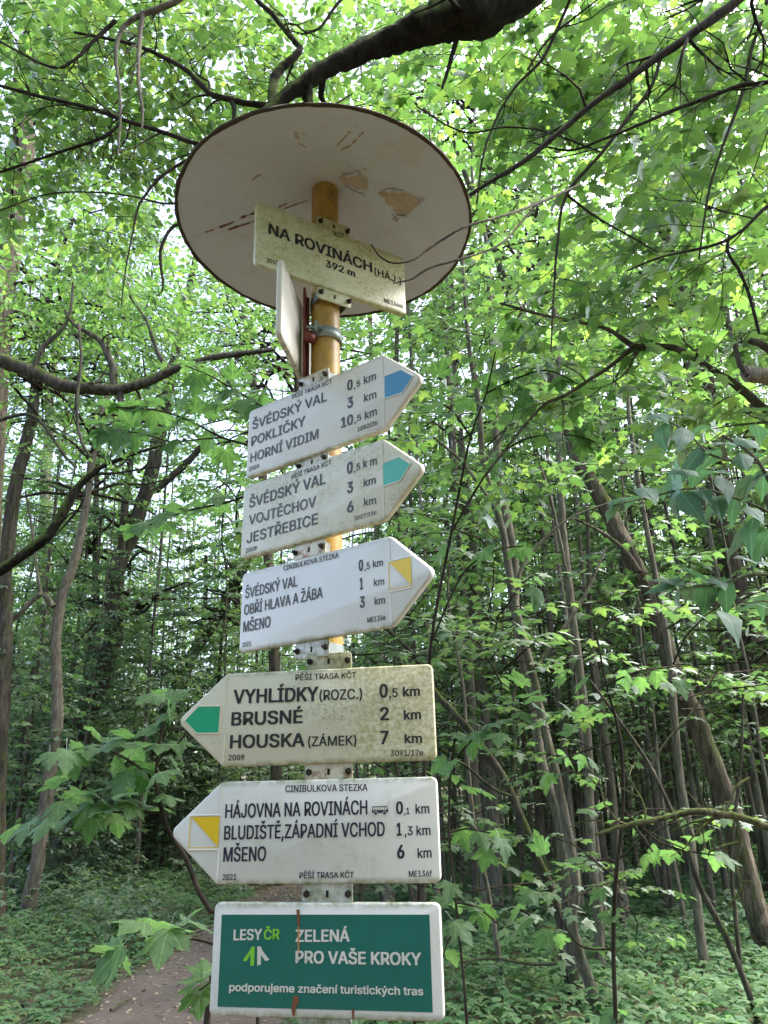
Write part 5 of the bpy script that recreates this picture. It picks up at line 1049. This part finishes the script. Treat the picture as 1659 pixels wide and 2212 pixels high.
# leaves modelled one by one
def leaf_mesh(outline, seed, petiole):
    rng = np.random.default_rng(seed)
    o = [(x*(1+rng.normal(0, .05)), y+rng.normal(0, .015)) for x, y in outline]
    fo, dp = rng.uniform(.0, .25), rng.uniform(.1, .4); no = len(o); cx_, cy_ = 0, .32
    pts = [(cx_, cy_)]+[(cx_+(x-cx_)*.5, cy_+(y-cy_)*.5) for x, y in o]+o
    v = np.array([(x, y, -fo*abs(x)-dp*y*y) for x, y in pts])
    t = [(0, 1+i, 1+(i+1) % no) for i in range(no)]
    for i in range(no): j = (i+1) % no; t += [(1+i, 1+no+i, 1+no+j), (1+i, 1+no+j, 1+j)]
    k = len(v); v = np.vstack([v, [(-.010, .01, 0), (.010, .01, 0), (.010, -petiole, .06), (-.010, -petiole, .06)]]); t += [(k, k+1, k+2), (k, k+2, k+3)]; t = np.array(t)
    v[:, 2] += .03*np.sin(v[:, 0]*9+seed)+.02*np.sin(v[:, 1]*11+seed*2); v[0, 2] += 0
    return v, t
def leaf_kit(outline, mat, petiole, n=5, s=0):
    ks = []
    for i in range(n):
        v, t = leaf_mesh(outline, 60+i+s, petiole); mb = MB(); mb.add(v, t=t); ks.append(mb.mesh('leaf', mat, True))
    return ks
MK = leaf_kit(MAPLE_OUT, M['leaf_maple'], .55)
_e = [(.13, .04), (.26, .18), (.30, .36), (.26, .56), (.16, .78), (.06, .96)]
EK = leaf_kit([(0, 0)]+_e+[(0, 1.14)]+[(-x, y) for x, y in reversed(_e)], M['leaf_elder'], .12, 4, 20)
CK = leaf_kit(MAPLE_OUT, M['leaf_canopy'], .4, 5, 40)
HK = leaf_kit([(0, 0)]+_r3+[(0, 1.05)]+[(-x, y) for x, y in reversed(_r3)], M['leaf_canopy'], .2, 4, 50)
def single_leaves(parent, base, blobs, kit, size, n, seed):
    rng = np.random.default_rng(seed)
    for q in range(n):
        px, py, Y, R, _n = blobs[q % len(blobs)]
        c_ = P(px, py, Y)+nrm(rng.normal(0, 1, 3))*R*rng.uniform(.2, 1)*np.array([1, 1, .6])-base
        a = rng.uniform(0, 6.283); dr = nrm(np.array([math.cos(a), math.sin(a), -.3])); nn = np.array([0, 0, 1.])+rng.normal(0, .3, 3)
        x = nrm(np.cross(dr, nn)); z = np.cross(x, dr); sz = size*rng.uniform(.75, 1.2)
        o = link('leaf', kit[rng.integers(0, len(kit))], parent)
        o.matrix_local = Matrix(((x[0]*sz, dr[0]*sz, z[0]*sz, c_[0]), (x[1]*sz, dr[1]*sz, z[1]*sz, c_[1]), (x[2]*sz, dr[2]*sz, z[2]*sz, c_[2]), (0, 0, 0, 1)))

# ------------------------------------------------------------------ branches hanging into the picture from trees that stand outside it
def foliage(parent, base, blobs, tpl, size, mat, seed, L=.45, nl=8, flat=.4, tw=.0035):
    rng = np.random.default_rng(seed); mbl = MB(); mbt = MB()
    for (px, py, Y, R, n) in blobs:
        c_ = P(px, py, Y); blob_sprays(mbl, mbt, rng, c_-base, (R, R, R*.6), n, tpl, size, L, nl, flat, twig_r=tw)
    o = link('foliage', mbl.mesh('foliage', mat), parent); tag(o, kind='stuff')
    o = link('twigs', mbt.mesh('twigs', M['twig']), parent); tag(o, kind='stuff')
def outside_tree(name, label, base, trunk, mat, limbs, seed, cat='tree'):
    base = np.array(base, float); root = empty(name, base); tag(root, label, cat)
    W = np.array([t[:3] for t in trunk], float); R = np.array([t[3] for t in trunk])
    t = limb_mesh(None, 0, base, mat, 12, .07, seed, 5, 'trunk', W, R); t.parent = root
    for k, l in enumerate(limbs):
        lm = l[2] if len(l) > 2 and l[2] else mat
        Wl, Rl = wpts(l[0], l[1])
        if len(l) > 4: Wl = np.vstack([np.array(l[4], float)[None], Wl]); Rl = np.append(Rl[0]*1.1, Rl)
        b_ = limb_mesh(None, 0, base, lm, 9 if Rl.max() < .05 else 16, .08, seed*17+k, 6, 'limb', Wl, Rl, spur=l[3] if len(l) > 3 else 0); b_.parent = root
    return root, base

D_ = M['branch_dark']; Tw = M['twig']
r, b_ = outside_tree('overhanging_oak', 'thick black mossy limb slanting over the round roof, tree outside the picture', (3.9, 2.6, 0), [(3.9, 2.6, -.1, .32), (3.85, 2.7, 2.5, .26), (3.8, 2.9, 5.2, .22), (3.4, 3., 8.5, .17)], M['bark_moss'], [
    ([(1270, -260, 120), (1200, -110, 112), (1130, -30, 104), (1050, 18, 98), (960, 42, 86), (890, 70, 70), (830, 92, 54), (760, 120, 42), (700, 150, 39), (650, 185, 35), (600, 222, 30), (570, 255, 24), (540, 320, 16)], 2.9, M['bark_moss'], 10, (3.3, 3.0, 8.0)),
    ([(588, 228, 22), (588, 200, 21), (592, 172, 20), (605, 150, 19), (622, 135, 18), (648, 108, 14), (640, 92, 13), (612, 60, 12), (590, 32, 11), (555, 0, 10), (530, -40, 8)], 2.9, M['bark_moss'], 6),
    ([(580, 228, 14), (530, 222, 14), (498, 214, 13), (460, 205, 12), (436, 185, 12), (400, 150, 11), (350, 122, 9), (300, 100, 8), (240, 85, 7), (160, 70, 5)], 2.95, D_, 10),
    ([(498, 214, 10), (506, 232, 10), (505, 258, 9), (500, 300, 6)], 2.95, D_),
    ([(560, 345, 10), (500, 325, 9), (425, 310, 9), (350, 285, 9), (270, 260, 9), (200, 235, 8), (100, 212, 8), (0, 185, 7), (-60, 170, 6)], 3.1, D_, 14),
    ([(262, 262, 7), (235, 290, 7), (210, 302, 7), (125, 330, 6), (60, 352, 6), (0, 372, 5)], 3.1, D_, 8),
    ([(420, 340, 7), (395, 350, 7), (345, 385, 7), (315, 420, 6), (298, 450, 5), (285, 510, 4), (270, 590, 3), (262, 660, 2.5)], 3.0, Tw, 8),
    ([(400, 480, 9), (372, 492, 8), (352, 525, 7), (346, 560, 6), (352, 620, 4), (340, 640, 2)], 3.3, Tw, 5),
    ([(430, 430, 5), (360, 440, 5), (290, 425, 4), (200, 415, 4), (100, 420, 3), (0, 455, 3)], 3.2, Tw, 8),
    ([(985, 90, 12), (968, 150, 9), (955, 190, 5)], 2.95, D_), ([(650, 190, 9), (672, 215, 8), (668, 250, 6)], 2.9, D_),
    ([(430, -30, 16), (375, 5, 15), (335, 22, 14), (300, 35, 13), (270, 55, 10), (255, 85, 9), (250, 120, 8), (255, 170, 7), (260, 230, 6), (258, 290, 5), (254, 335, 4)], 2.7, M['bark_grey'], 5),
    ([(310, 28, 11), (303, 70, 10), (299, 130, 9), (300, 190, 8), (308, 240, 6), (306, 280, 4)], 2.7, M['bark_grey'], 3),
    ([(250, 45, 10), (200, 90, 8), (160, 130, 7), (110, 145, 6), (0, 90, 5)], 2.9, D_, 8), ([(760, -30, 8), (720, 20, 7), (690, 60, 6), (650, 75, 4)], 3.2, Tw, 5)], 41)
foliage(r, b_, [(60, 60, 3.4, .7, 60), (180, 110, 3.6, .7, 60), (330, 160, 3.8, .7, 60), (80, 260, 3.8, .7, 60), (250, 330, 4.2, .8, 60), (480, 60, 3.6, .7, 70), (420, 150, 4.2, .8, 60), (650, 40, 4.0, .7, 60), (60, 420, 4.4, .8, 50), (300, 480, 4.8, .9, 50), (560, 150, 4.6, .8, 60), (800, 30, 4.2, .6, 30), (760, 190, 4.8, .8, 60), (150, 20, 4.2, .9, 70), (300, 20, 4.4, .9, 60)], OVATE, .075, M['leaf_canopy'], 51, .42, 9, .5)

single_leaves(r, b_, [(60, 60, 3.1, .6, 0), (180, 110, 3.3, .6, 0), (80, 260, 3.4, .6, 0), (330, 160, 3.5, .6, 0), (480, 60, 3.3, .6, 0), (250, 330, 3.9, .7, 0), (60, 420, 4.0, .7, 0), (650, 40, 3.6, .5, 0)], HK, .075, 240, 61)
r, b_ = outside_tree('overhanging_maple', 'long thin bare branches and maple leaves reaching in from the upper right', (5.2, 3.6, 0), [(5.2, 3.6, -.1, .2), (5.1, 3.7, 3, .17), (4.9, 3.8, 7, .12)], D_, [
    ([(1700, -90, 24), (1640, -40, 22), (1594, 0, 21), (1500, 70, 19), (1419, 125, 17), (1350, 175, 15), (1279, 225, 13), (1204, 290, 12), (1129, 350, 11), (1060, 392, 9), (1009, 425, 8), (950, 470, 6)], 2.6, D_, 14, (5.0, 3.75, 5.5)),
    ([(2100, 60, 14), (1850, 130, 12), (1720, 162, 11), (1659, 178, 10), (1600, 185, 10), (1530, 210, 9), (1450, 240, 8), (1380, 270, 7), (1300, 302, 6), (1229, 325, 5), (1150, 308, 3)], 2.7, D_, 10, (5.05, 3.72, 4.6)),
    ([(1430, 120, 8), (1405, 190, 8), (1360, 250, 8), (1300, 330, 8), (1224, 420, 7), (1205, 520, 6), (1196, 640, 4), (1190, 760, 3)], 2.8, D_, 8),
    ([(1659, -10, 9), (1640, 60, 8), (1622, 110, 8), (1604, 200, 7), (1560, 320, 6), (1530, 420, 5), (1510, 560, 4)], 2.9, D_, 8),
    ([(2100, 300, 10), (1850, 370, 9), (1720, 420, 8), (1659, 445, 8), (1600, 500, 7), (1540, 530, 6), (1429, 555, 5), (1354, 585, 4)], 2.8, D_, 8, (5.05, 3.72, 3.6)),
    ([(1575, 510, 7), (1572, 545, 7), (1600, 590, 7), (1622, 650, 7), (1640, 720, 6)], 2.9, D_, 4), ([(1224, 420, 6), (1290, 470, 5), (1370, 515, 4), (1420, 545, 3)], 2.8, D_, 5),
    ([(1240, -20, 7), (1205, 60, 7), (1170, 130, 7), (1120, 180, 6), (1080, 240, 5), (1045, 330, 5), (1030, 440, 4)], 3.0, D_, 8),
    ([(1140, 150, 5), (1190, 80, 5), (1290, 0, 4), (1330, -40, 4)], 2.9, D_, 5), ([(1300, 330, 5), (1180, 285, 4), (1090, 275, 4), (1000, 285, 4), (900, 230, 3)], 2.9, D_, 6),
    ([(1250, 400, 6), (1160, 440, 6, 1.7), (1090, 465, 6, 1.42), (1010, 488, 6, 1.3), (960, 515, 6, 1.27), (920, 542, 5, 1.25), (890, 562, 5, 1.22), (850, 568, 4, 1.2), (822, 555, 4, 1.2), (802, 528, 3, 1.2)], 2.4, D_, 0),
    ([(1160, 440, 5, 1.7), (1090, 520, 5, 1.5), (1040, 545, 5, 1.4), (1000, 558, 5, 1.32), (930, 578, 5, 1.27), (890, 602, 4, 1.25), (850, 612, 3, 1.22)], 2.0, D_, 0),
    ([(2000, 1060, 26), (1820, 990, 24), (1720, 930, 22), (1659, 890, 20), (1600, 840, 18), (1543, 801, 16), (1472, 757, 14), (1420, 747, 13), (1369, 747, 12), (1320, 715, 10), (1279, 702, 9), (1179, 682, 7), (1079, 655, 5)], 4.2, M['bark_brown'], 10, (5.15, 4.0, 3.0)),
    ([(1369, 748, 10), (1320, 790, 9), (1275, 819, 8), (1220, 855, 7), (1172, 877, 7), (1110, 948, 6), (1052, 1023, 4)], 4.2, M['bark_brown'], 8)], 43)
foliage(r, b_, [(1080, 140, 3.6, .6, 28), (1200, 60, 4., .8, 38), (1350, 90, 3.8, .7, 38), (1500, 180, 3.6, .7, 38), (1600, 60, 3.8, .7, 30), (1250, 330, 4.4, .8, 30), (1420, 380, 4.2, .8, 34), (1580, 330, 3.8, .7, 30), (1150, 520, 5.0, .8, 20), (1330, 600, 4.8, .8, 38), (1520, 620, 4.2, .8, 41), (1120, 760, 5.2, .7, 20), (1280, 800, 5.0, .7, 28), (1450, 820, 4.6, .7, 30), (1620, 560, 3.6, .6, 28), (960, 230, 4.6, .7, 28), (1620, 900, 4.2, .6, 23), (1050, 960, 5.2, .6, 15), (1200, 980, 5.4, .6, 16)], MAPLE_LOW, .105, M['leaf_canopy'], 52, .5, 9, .45)
single_leaves(r, b_, [(1350, 90, 3.4, .7, 0), (1500, 180, 3.2, .7, 0), (1580, 330, 3.3, .7, 0), (1420, 380, 3.7, .8, 0), (1250, 330, 3.8, .8, 0), (1520, 620, 3.8, .8, 0), (1200, 60, 3.5, .7, 0), (1330, 600, 4.3, .8, 0)], CK, .11, 240, 62)
r, b_ = outside_tree('broken_birch', 'pale birch limb sawn off short, jutting in at the right edge', (4.6, 3.5, 0), [(4.6, 3.5, -.1, .16), (4.55, 3.5, 1.5, .14), (4.45, 3.5, 4.5, .10)], M['birch'], [
    ([(1900, 816, 40), (1740, 815, 38), (1690, 818, 38), (1650, 812, 37), (1612, 806, 36)], 3.2, M['birch'], 0, (4.5, 3.48, 3.0)),
    ([(1880, 790, 24), (1720, 772, 20), (1670, 755, 19), (1640, 742, 17), (1618, 734, 12)], 3.3, M['bark_brown'], 0, (4.5, 3.5, 3.25)), ([(1615, 812, 12), (1600, 790, 12), (1592, 765, 11), (1588, 745, 9)], 3.15, M['bark_brown'])], 47)
r, b_ = outside_tree('lichened_branch', 'crooked lichen-covered branch lying across the trunks at lower right', (3.6, 4.9, 0), [(3.6, 4.9, -.1, .05), (3.3, 4.9, .9, .04), (2.9, 4.9, 1.7, .03)], M['lichen'], [
    ([(1800, 1850, 20), (1720, 1808, 17), (1659, 1787, 16), (1600, 1765, 15), (1566, 1760, 15), (1508, 1752, 15), (1454, 1762, 13), (1410, 1772, 12), (1365, 1780, 10), (1320, 1792, 8), (1284, 1803, 6)], 4.9, M['lichen'], 8, (3.2, 4.9, 1.0)),
    ([(1560, 1762, 8), (1580, 1730, 7), (1590, 1700, 6), (1620, 1680, 5)], 4.9, M['lichen'], 6), ([(1590, 1765, 8), (1600, 1820, 7), (1590, 1870, 6), (1600, 1920, 5), (1570, 1960, 4)], 4.9, M['lichen'], 8), ([(1595, 1820, 6), (1540, 1835, 5), (1530, 1850, 3)], 4.9, M['lichen'], 3), ([(1365, 1780, 7), (1390, 1810, 6), (1410, 1840, 4)], 4.9, M['bark_dark'])], 48, 'branch')

# ------------------------------------------------------------------ close leafy plants, every leaf an object of its own
def leafy(name, label, cat, stems, leaves, Y, kit, size, mat, seed, base=None, tilt=-.35, group=None, rootpx=None):
    """stems: pixel polylines; leaves: pixel centres hung on the nearest stem point"""
    rng = np.random.default_rng(seed)
    W0_, R0_ = wpts(stems[0], Y); g = np.array([W0_[0][0], W0_[0][1], 0.]) if base is None else np.array(base, float)
    root = empty(name, g); tag(root, label, cat, group); allp = []
    for k, st in enumerate(stems):
        W_, R_ = wpts(st, Y); nm = 'branch'
        if k == 0:
            nm = 'stem'
            if W_[0][2] > .05: W_ = np.vstack([g, (g+W_[0])/2+rng.normal(0, .04, 3)*[1, 1, 0], W_]); R_ = np.append([R_[0]*1.3, R_[0]*1.1], R_)
        A, B = catmull(W_, R_, 5); mb = MB(); tube(mb, A-g, B, 7, .04, rng); o = link(nm, mb.mesh(nm, mat), root); allp.append(A[(2 if k else 6):])
    S = np.concatenate(allp)
    for lf in leaves:
        px, py = lf[0], lf[1]; yy_ = (lf[2] if len(lf) > 2 and lf[2] else Y)+rng.normal(0, .12); sz = size*(lf[3] if len(lf) > 3 else 1)*rng.uniform(.85, 1.12)
        c_ = P(px, py, yy_); d = np.linalg.norm(S-c_, axis=1); a = S[int(np.argmin(d))]
        dv = c_-a; dv = dv/max(np.linalg.norm(dv), .01)
        dr = nrm(dv+np.array([0, 0, -.35])+rng.normal(0, .22, 3)); nn = np.array([rng.normal(0, .25), tilt+rng.normal(0, .25), .85])
        x = nrm(np.cross(dr, nn)); z = np.cross(x, dr); bp_ = c_-dr*sz*.5-g
        m4 = Matrix(((x[0]*sz, dr[0]*sz, z[0]*sz, bp_[0]), (x[1]*sz, dr[1]*sz, z[1]*sz, bp_[1]), (x[2]*sz, dr[2]*sz, z[2]*sz, bp_[2]), (0, 0, 0, 1)))
        o = link('leaf', kit[rng.integers(0, len(kit))], root); o.matrix_local = m4
    return root
def c3(l): return [(x/2.79, 702+y/2.79)+tuple(r_) for x, y, *r_ in l]
def c4(l): return [(x/2.74, 1404+y/2.74)+tuple(r_) for x, y, *r_ in l]
def c5(l): return [(918+x/2.24, 702+y/2.24)+tuple(r_) for x, y, *r_ in l]
def c6(l): return [(918+x/2.24, 1404+y/2.24)+tuple(r_) for x, y, *r_ in l]
leafy('maple_sapling', 'bright-leaved young maple spreading left from behind the upper finger signs', 'sapling',
      [[(690, 1900, 16), (685, 1500, 13), (670, 1200, 11), (650, 1000, 9), (640, 860, 7), (640, 760, 4)], [(650, 1000, 7), (560, 968, 6), (480, 945, 5), (400, 905, 4), (330, 885, 4), (250, 880, 3)], [(645, 900, 6), (570, 880, 5), (520, 850, 4), (450, 810, 3), (400, 790, 3)], [(665, 1150, 7), (560, 1075, 6), (480, 1088, 5), (400, 1105, 4), (320, 1135, 3), (280, 1150, 3)], [(480, 945, 4), (420, 950, 3), (370, 955, 3), (300, 935, 3), (230, 935, 2)]],
      c3([(1130, 230), (1200, 215), (1400, 265), (1530, 315), (1230, 310), (1370, 400), (1300, 450), (1570, 410), (1460, 470), (1610, 440), (1180, 370), (1100, 430), (1290, 500), (1500, 520), (1180, 470),
          (670, 480), (740, 500), (570, 560), (810, 470), (900, 460), (950, 455), (760, 560), (830, 510), (740, 660), (610, 660), (1020, 720), (720, 740), (810, 690), (840, 600), (920, 570), (700, 690), (1080, 560), (1140, 570), (590, 690), (880, 640), (960, 610), (1000, 560), (1050, 600), (640, 590),
          (1060, 1080), (960, 1170), (840, 1220), (920, 1240), (1020, 1210), (780, 1250), (1230, 1080), (1140, 1070), (1310, 1040), (870, 1180), (940, 1270), (1100, 1120), (1180, 1110), (1350, 1090), (1390, 930), (1440, 920), (1300, 780), (1380, 820), (1330, 870), (1250, 720)]), 4.0, MK, .135, M['twig'], 71)
leafy('maple_sapling', 'grey-green young maple with drooping layered leaves left of the lowest finger sign', 'sapling',
      [[(470, 2010, 13), (452, 1963, 12), (430, 1926, 12), (401, 1853, 11), (368, 1802, 10), (350, 1751, 10), (338, 1690, 8), (345, 1600, 6), (370, 1520, 4)], [(350, 1755, 6), (290, 1755, 5), (220, 1752, 4), (140, 1740, 3), (60, 1790, 2)], [(338, 1690, 6), (290, 1650, 5), (220, 1615, 4), (160, 1620, 3), (100, 1640, 2)], [(343, 1640, 4), (390, 1600, 4), (430, 1540, 3)]],
      c4([(880, 270), (980, 250), (1060, 240), (580, 480), (680, 510), (560, 580), (640, 550), (900, 450), (960, 560), (1060, 560), (290, 640), (400, 650), (470, 620), (310, 760), (430, 690), (550, 830), (590, 850), (700, 800), (770, 790), (720, 840), (340, 940), (240, 1040), (40, 1080), (130, 1060), (540, 1050), (620, 1010), (700, 1020), (740, 870), (830, 880), (920, 920), (1000, 870), (880, 700), (960, 390), (1030, 370), (860, 480), (740, 470), (800, 600), (690, 730), (850, 760), (480, 960), (580, 940), (660, 930), (780, 940), (850, 830), (470, 890), (390, 1000), (760, 540), (960, 740), (1060, 700)]), 3.6, MK, .125, M['twig'], 72, tilt=-.25)
leafy('maple_shoot', 'few large drooping maple leaves close to the left side of the green board', 'sapling',
      [[(560, 2140, 9), (500, 2060, 8), (450, 2035, 7), (400, 2025, 6), (350, 2015, 5), (300, 2030, 4)], [(500, 2110, 5), (460, 2120, 4), (430, 2140, 3)]],
      c4([(620, 1860, 0, 1.5), (680, 1800, 0, 1.3), (790, 1610, 0, 1.2), (900, 1640, 0, 1.2), (1010, 1610, 0, 1.2), (1080, 1580, 0, 1.1), (1170, 1610, 0, 1.1), (960, 1740, 0, 1.1), (1060, 1690, 0, 1), (1150, 1930), (1180, 2080), (1130, 1990), (1210, 1850, 0, .9)]), 2.5, MK, .10, M['twig'], 73, tilt=-.4)
leafy('maple_sapling', 'blue-green young maple with hanging leaves close to the right side of the lower signs', 'sapling',
      [[(1010, 2230, 7), (1000, 2100, 6), (985, 1950, 6), (970, 1800, 5), (975, 1650, 5), (990, 1560, 4)], [(985, 1950, 5), (1030, 1960, 4), (1080, 2000, 3)], [(970, 1800, 5), (1010, 1790, 4), (1060, 1800, 3)], [(975, 1650, 5), (1030, 1590, 4), (1100, 1560, 4), (1160, 1530, 3)], [(990, 2000, 4), (965, 2040, 4), (955, 2080, 3)]],
      c6([(100, 400), (180, 410), (260, 420), (300, 380), (330, 350), (480, 310), (500, 200), (460, 120), (60, 560), (110, 570), (190, 910), (280, 910), (350, 890), (290, 1020), (160, 1230), (60, 1200), (280, 1290), (190, 1360), (130, 1470), (390, 960), (120, 1160), (230, 1220), (90, 1340), (300, 680), (240, 660), (140, 610), (360, 420), (220, 470), (400, 330), (420, 240), (570, 290), (540, 220)]), 3.8, MK, .11, M['twig'], 74, tilt=-.12)
leafy('maple_sapling', 'young maple with broad pale leaves among the trunks right of the clump', 'sapling',
      [[(1330, 2230, 10), (1325, 2050, 10), (1330, 1900, 9), (1345, 1750, 8), (1340, 1600, 7), (1310, 1480, 5), (1290, 1380, 4)], [(1345, 1750, 5), (1400, 1800, 4), (1450, 1830, 4), (1560, 1850, 3)], [(1340, 1600, 5), (1270, 1620, 4), (1210, 1640, 3)], [(1310, 1480, 4), (1380, 1450, 4), (1460, 1440, 3)], [(1325, 2050, 5), (1250, 2040, 4), (1190, 1940, 3)]],
      c6([(690, 370), (650, 110), (640, 150), (740, 160), (640, 520), (760, 540), (830, 570), (600, 1180), (500, 1190), (440, 1250), (560, 1400), (650, 1400), (1100, 1000), (1180, 990), (1230, 930), (1300, 910), (1400, 1020), (1470, 1010), (700, 280), (950, 200), (870, 1780), (950, 1730), (1030, 1750), (720, 1000), (680, 1020), (850, 740), (780, 770), (920, 820), (1000, 860), (560, 930), (980, 150), (1050, 170), (1120, 140), (1250, 190), (1190, 180), (1060, 1020), (1350, 890), (820, 1180), (880, 1280), (760, 290), (860, 320), (580, 640), (690, 520), (480, 1330)]), 5.0, MK, .125, M['twig'], 75, tilt=-.12)
leafy('maple_sapling', 'young maple whose large bright leaves are seen from below right of the upper finger signs', 'sapling',
      [[(900, 2050, 8), (915, 1700, 8), (930, 1400, 7), (975, 1150, 6), (1015, 950, 5), (1050, 850, 4), (1070, 760, 3)], [(975, 1150, 5), (1060, 1010, 5), (1130, 950, 4), (1230, 940, 3), (1300, 960, 3)], [(1020, 950, 5), (980, 890, 4), (950, 870, 3)], [(1050, 850, 4), (1110, 820, 4), (1180, 800, 3), (1250, 830, 3)], [(935, 1380, 5), (1000, 1240, 4), (1070, 1190, 3), (1130, 1180, 3)]],
      c5([(80, 200), (120, 420), (180, 390), (400, 250), (450, 240), (650, 280), (700, 270), (730, 530), (650, 560), (780, 520), (520, 100), (820, 550), (250, 660), (350, 700), (290, 390), (60, 410), (870, 280), (860, 560), (560, 240), (610, 520), (480, 420), (540, 460), (330, 330), (230, 450), (150, 300), (400, 430), (620, 400), (720, 420), (560, 560), (660, 620), (500, 560), (760, 610), (240, 1120), (290, 1100), (460, 1100), (500, 1090), (60, 1110), (550, 1320), (330, 1400), (70, 800), (200, 800), (480, 350), (790, 300), (300, 250)]), 4.6, MK, .145, M['twig'], 76, tilt=.1)
leafy('elder_bush', 'elder bush with big smooth blue-green leaflets at the right edge', 'shrub',
      [[(1760, 1700, 16), (1740, 1400, 14), (1700, 1150, 11), (1640, 1000, 8), (1560, 940, 6)], [(1720, 1260, 8), (1640, 1240, 6), (1560, 1260, 5), (1480, 1270, 4)], [(1690, 1120, 7), (1600, 1080, 6), (1500, 1055, 5), (1400, 1075, 4), (1330, 1090, 3)], [(1640, 1000, 6), (1540, 985, 5), (1480, 930, 4), (1420, 900, 3)], [(1730, 1360, 6), (1660, 1300, 5), (1600, 1310, 4)]],
      c5([(1130, 430), (1190, 400), (1250, 530), (1330, 490), (1140, 530), (1090, 570), (1500, 560), (1440, 560), (1620, 510), (1280, 660), (1370, 640), (1260, 700), (1400, 690), (1310, 720), (1220, 750), (1150, 790), (1080, 800), (1000, 830), (930, 840), (900, 890), (1460, 770), (1520, 780), (1570, 760), (1640, 760), (1620, 720), (1350, 800), (1270, 1270), (1310, 1290), (1370, 1270), (1360, 1330), (1420, 1230), (1190, 1230), (1150, 1250), (1210, 1290), (1540, 1360), (1590, 1340), (1640, 1330), (1490, 1420), (1500, 1040), (1560, 1000), (1600, 900), (1650, 1150), (1420, 850), (1380, 880), (1280, 860), (1200, 850), (1560, 560), (1600, 620), (1540, 650), (1480, 900), (1560, 1120), (1620, 1060), (1300, 1180), (1460, 1300), (1530, 850)]), 2.6, EK, .125, M['bark_grey'], 77, tilt=-.4)

W_ = np.array([ground_hit(238, 2196), ground_hit(262, 2180), ground_hit(285, 2172)])+np.array([0, 0, .045]); g = W_[0].copy()
mb = MB(); A_, B_ = catmull(W_-g, [.012, .010, .005], 4); tube(mb, A_, B_, 6, .1, np.random.default_rng(4)); tube(mb, [A_[4], A_[4]+[.05, .12, .01]], [.006, .003], 5)
st = link('fallen_stick', mb.mesh('fallen_stick', M['bark_pale'])); st.location = g; tag(st, 'short dry forked stick lying on the footpath at lower left', 'stick')
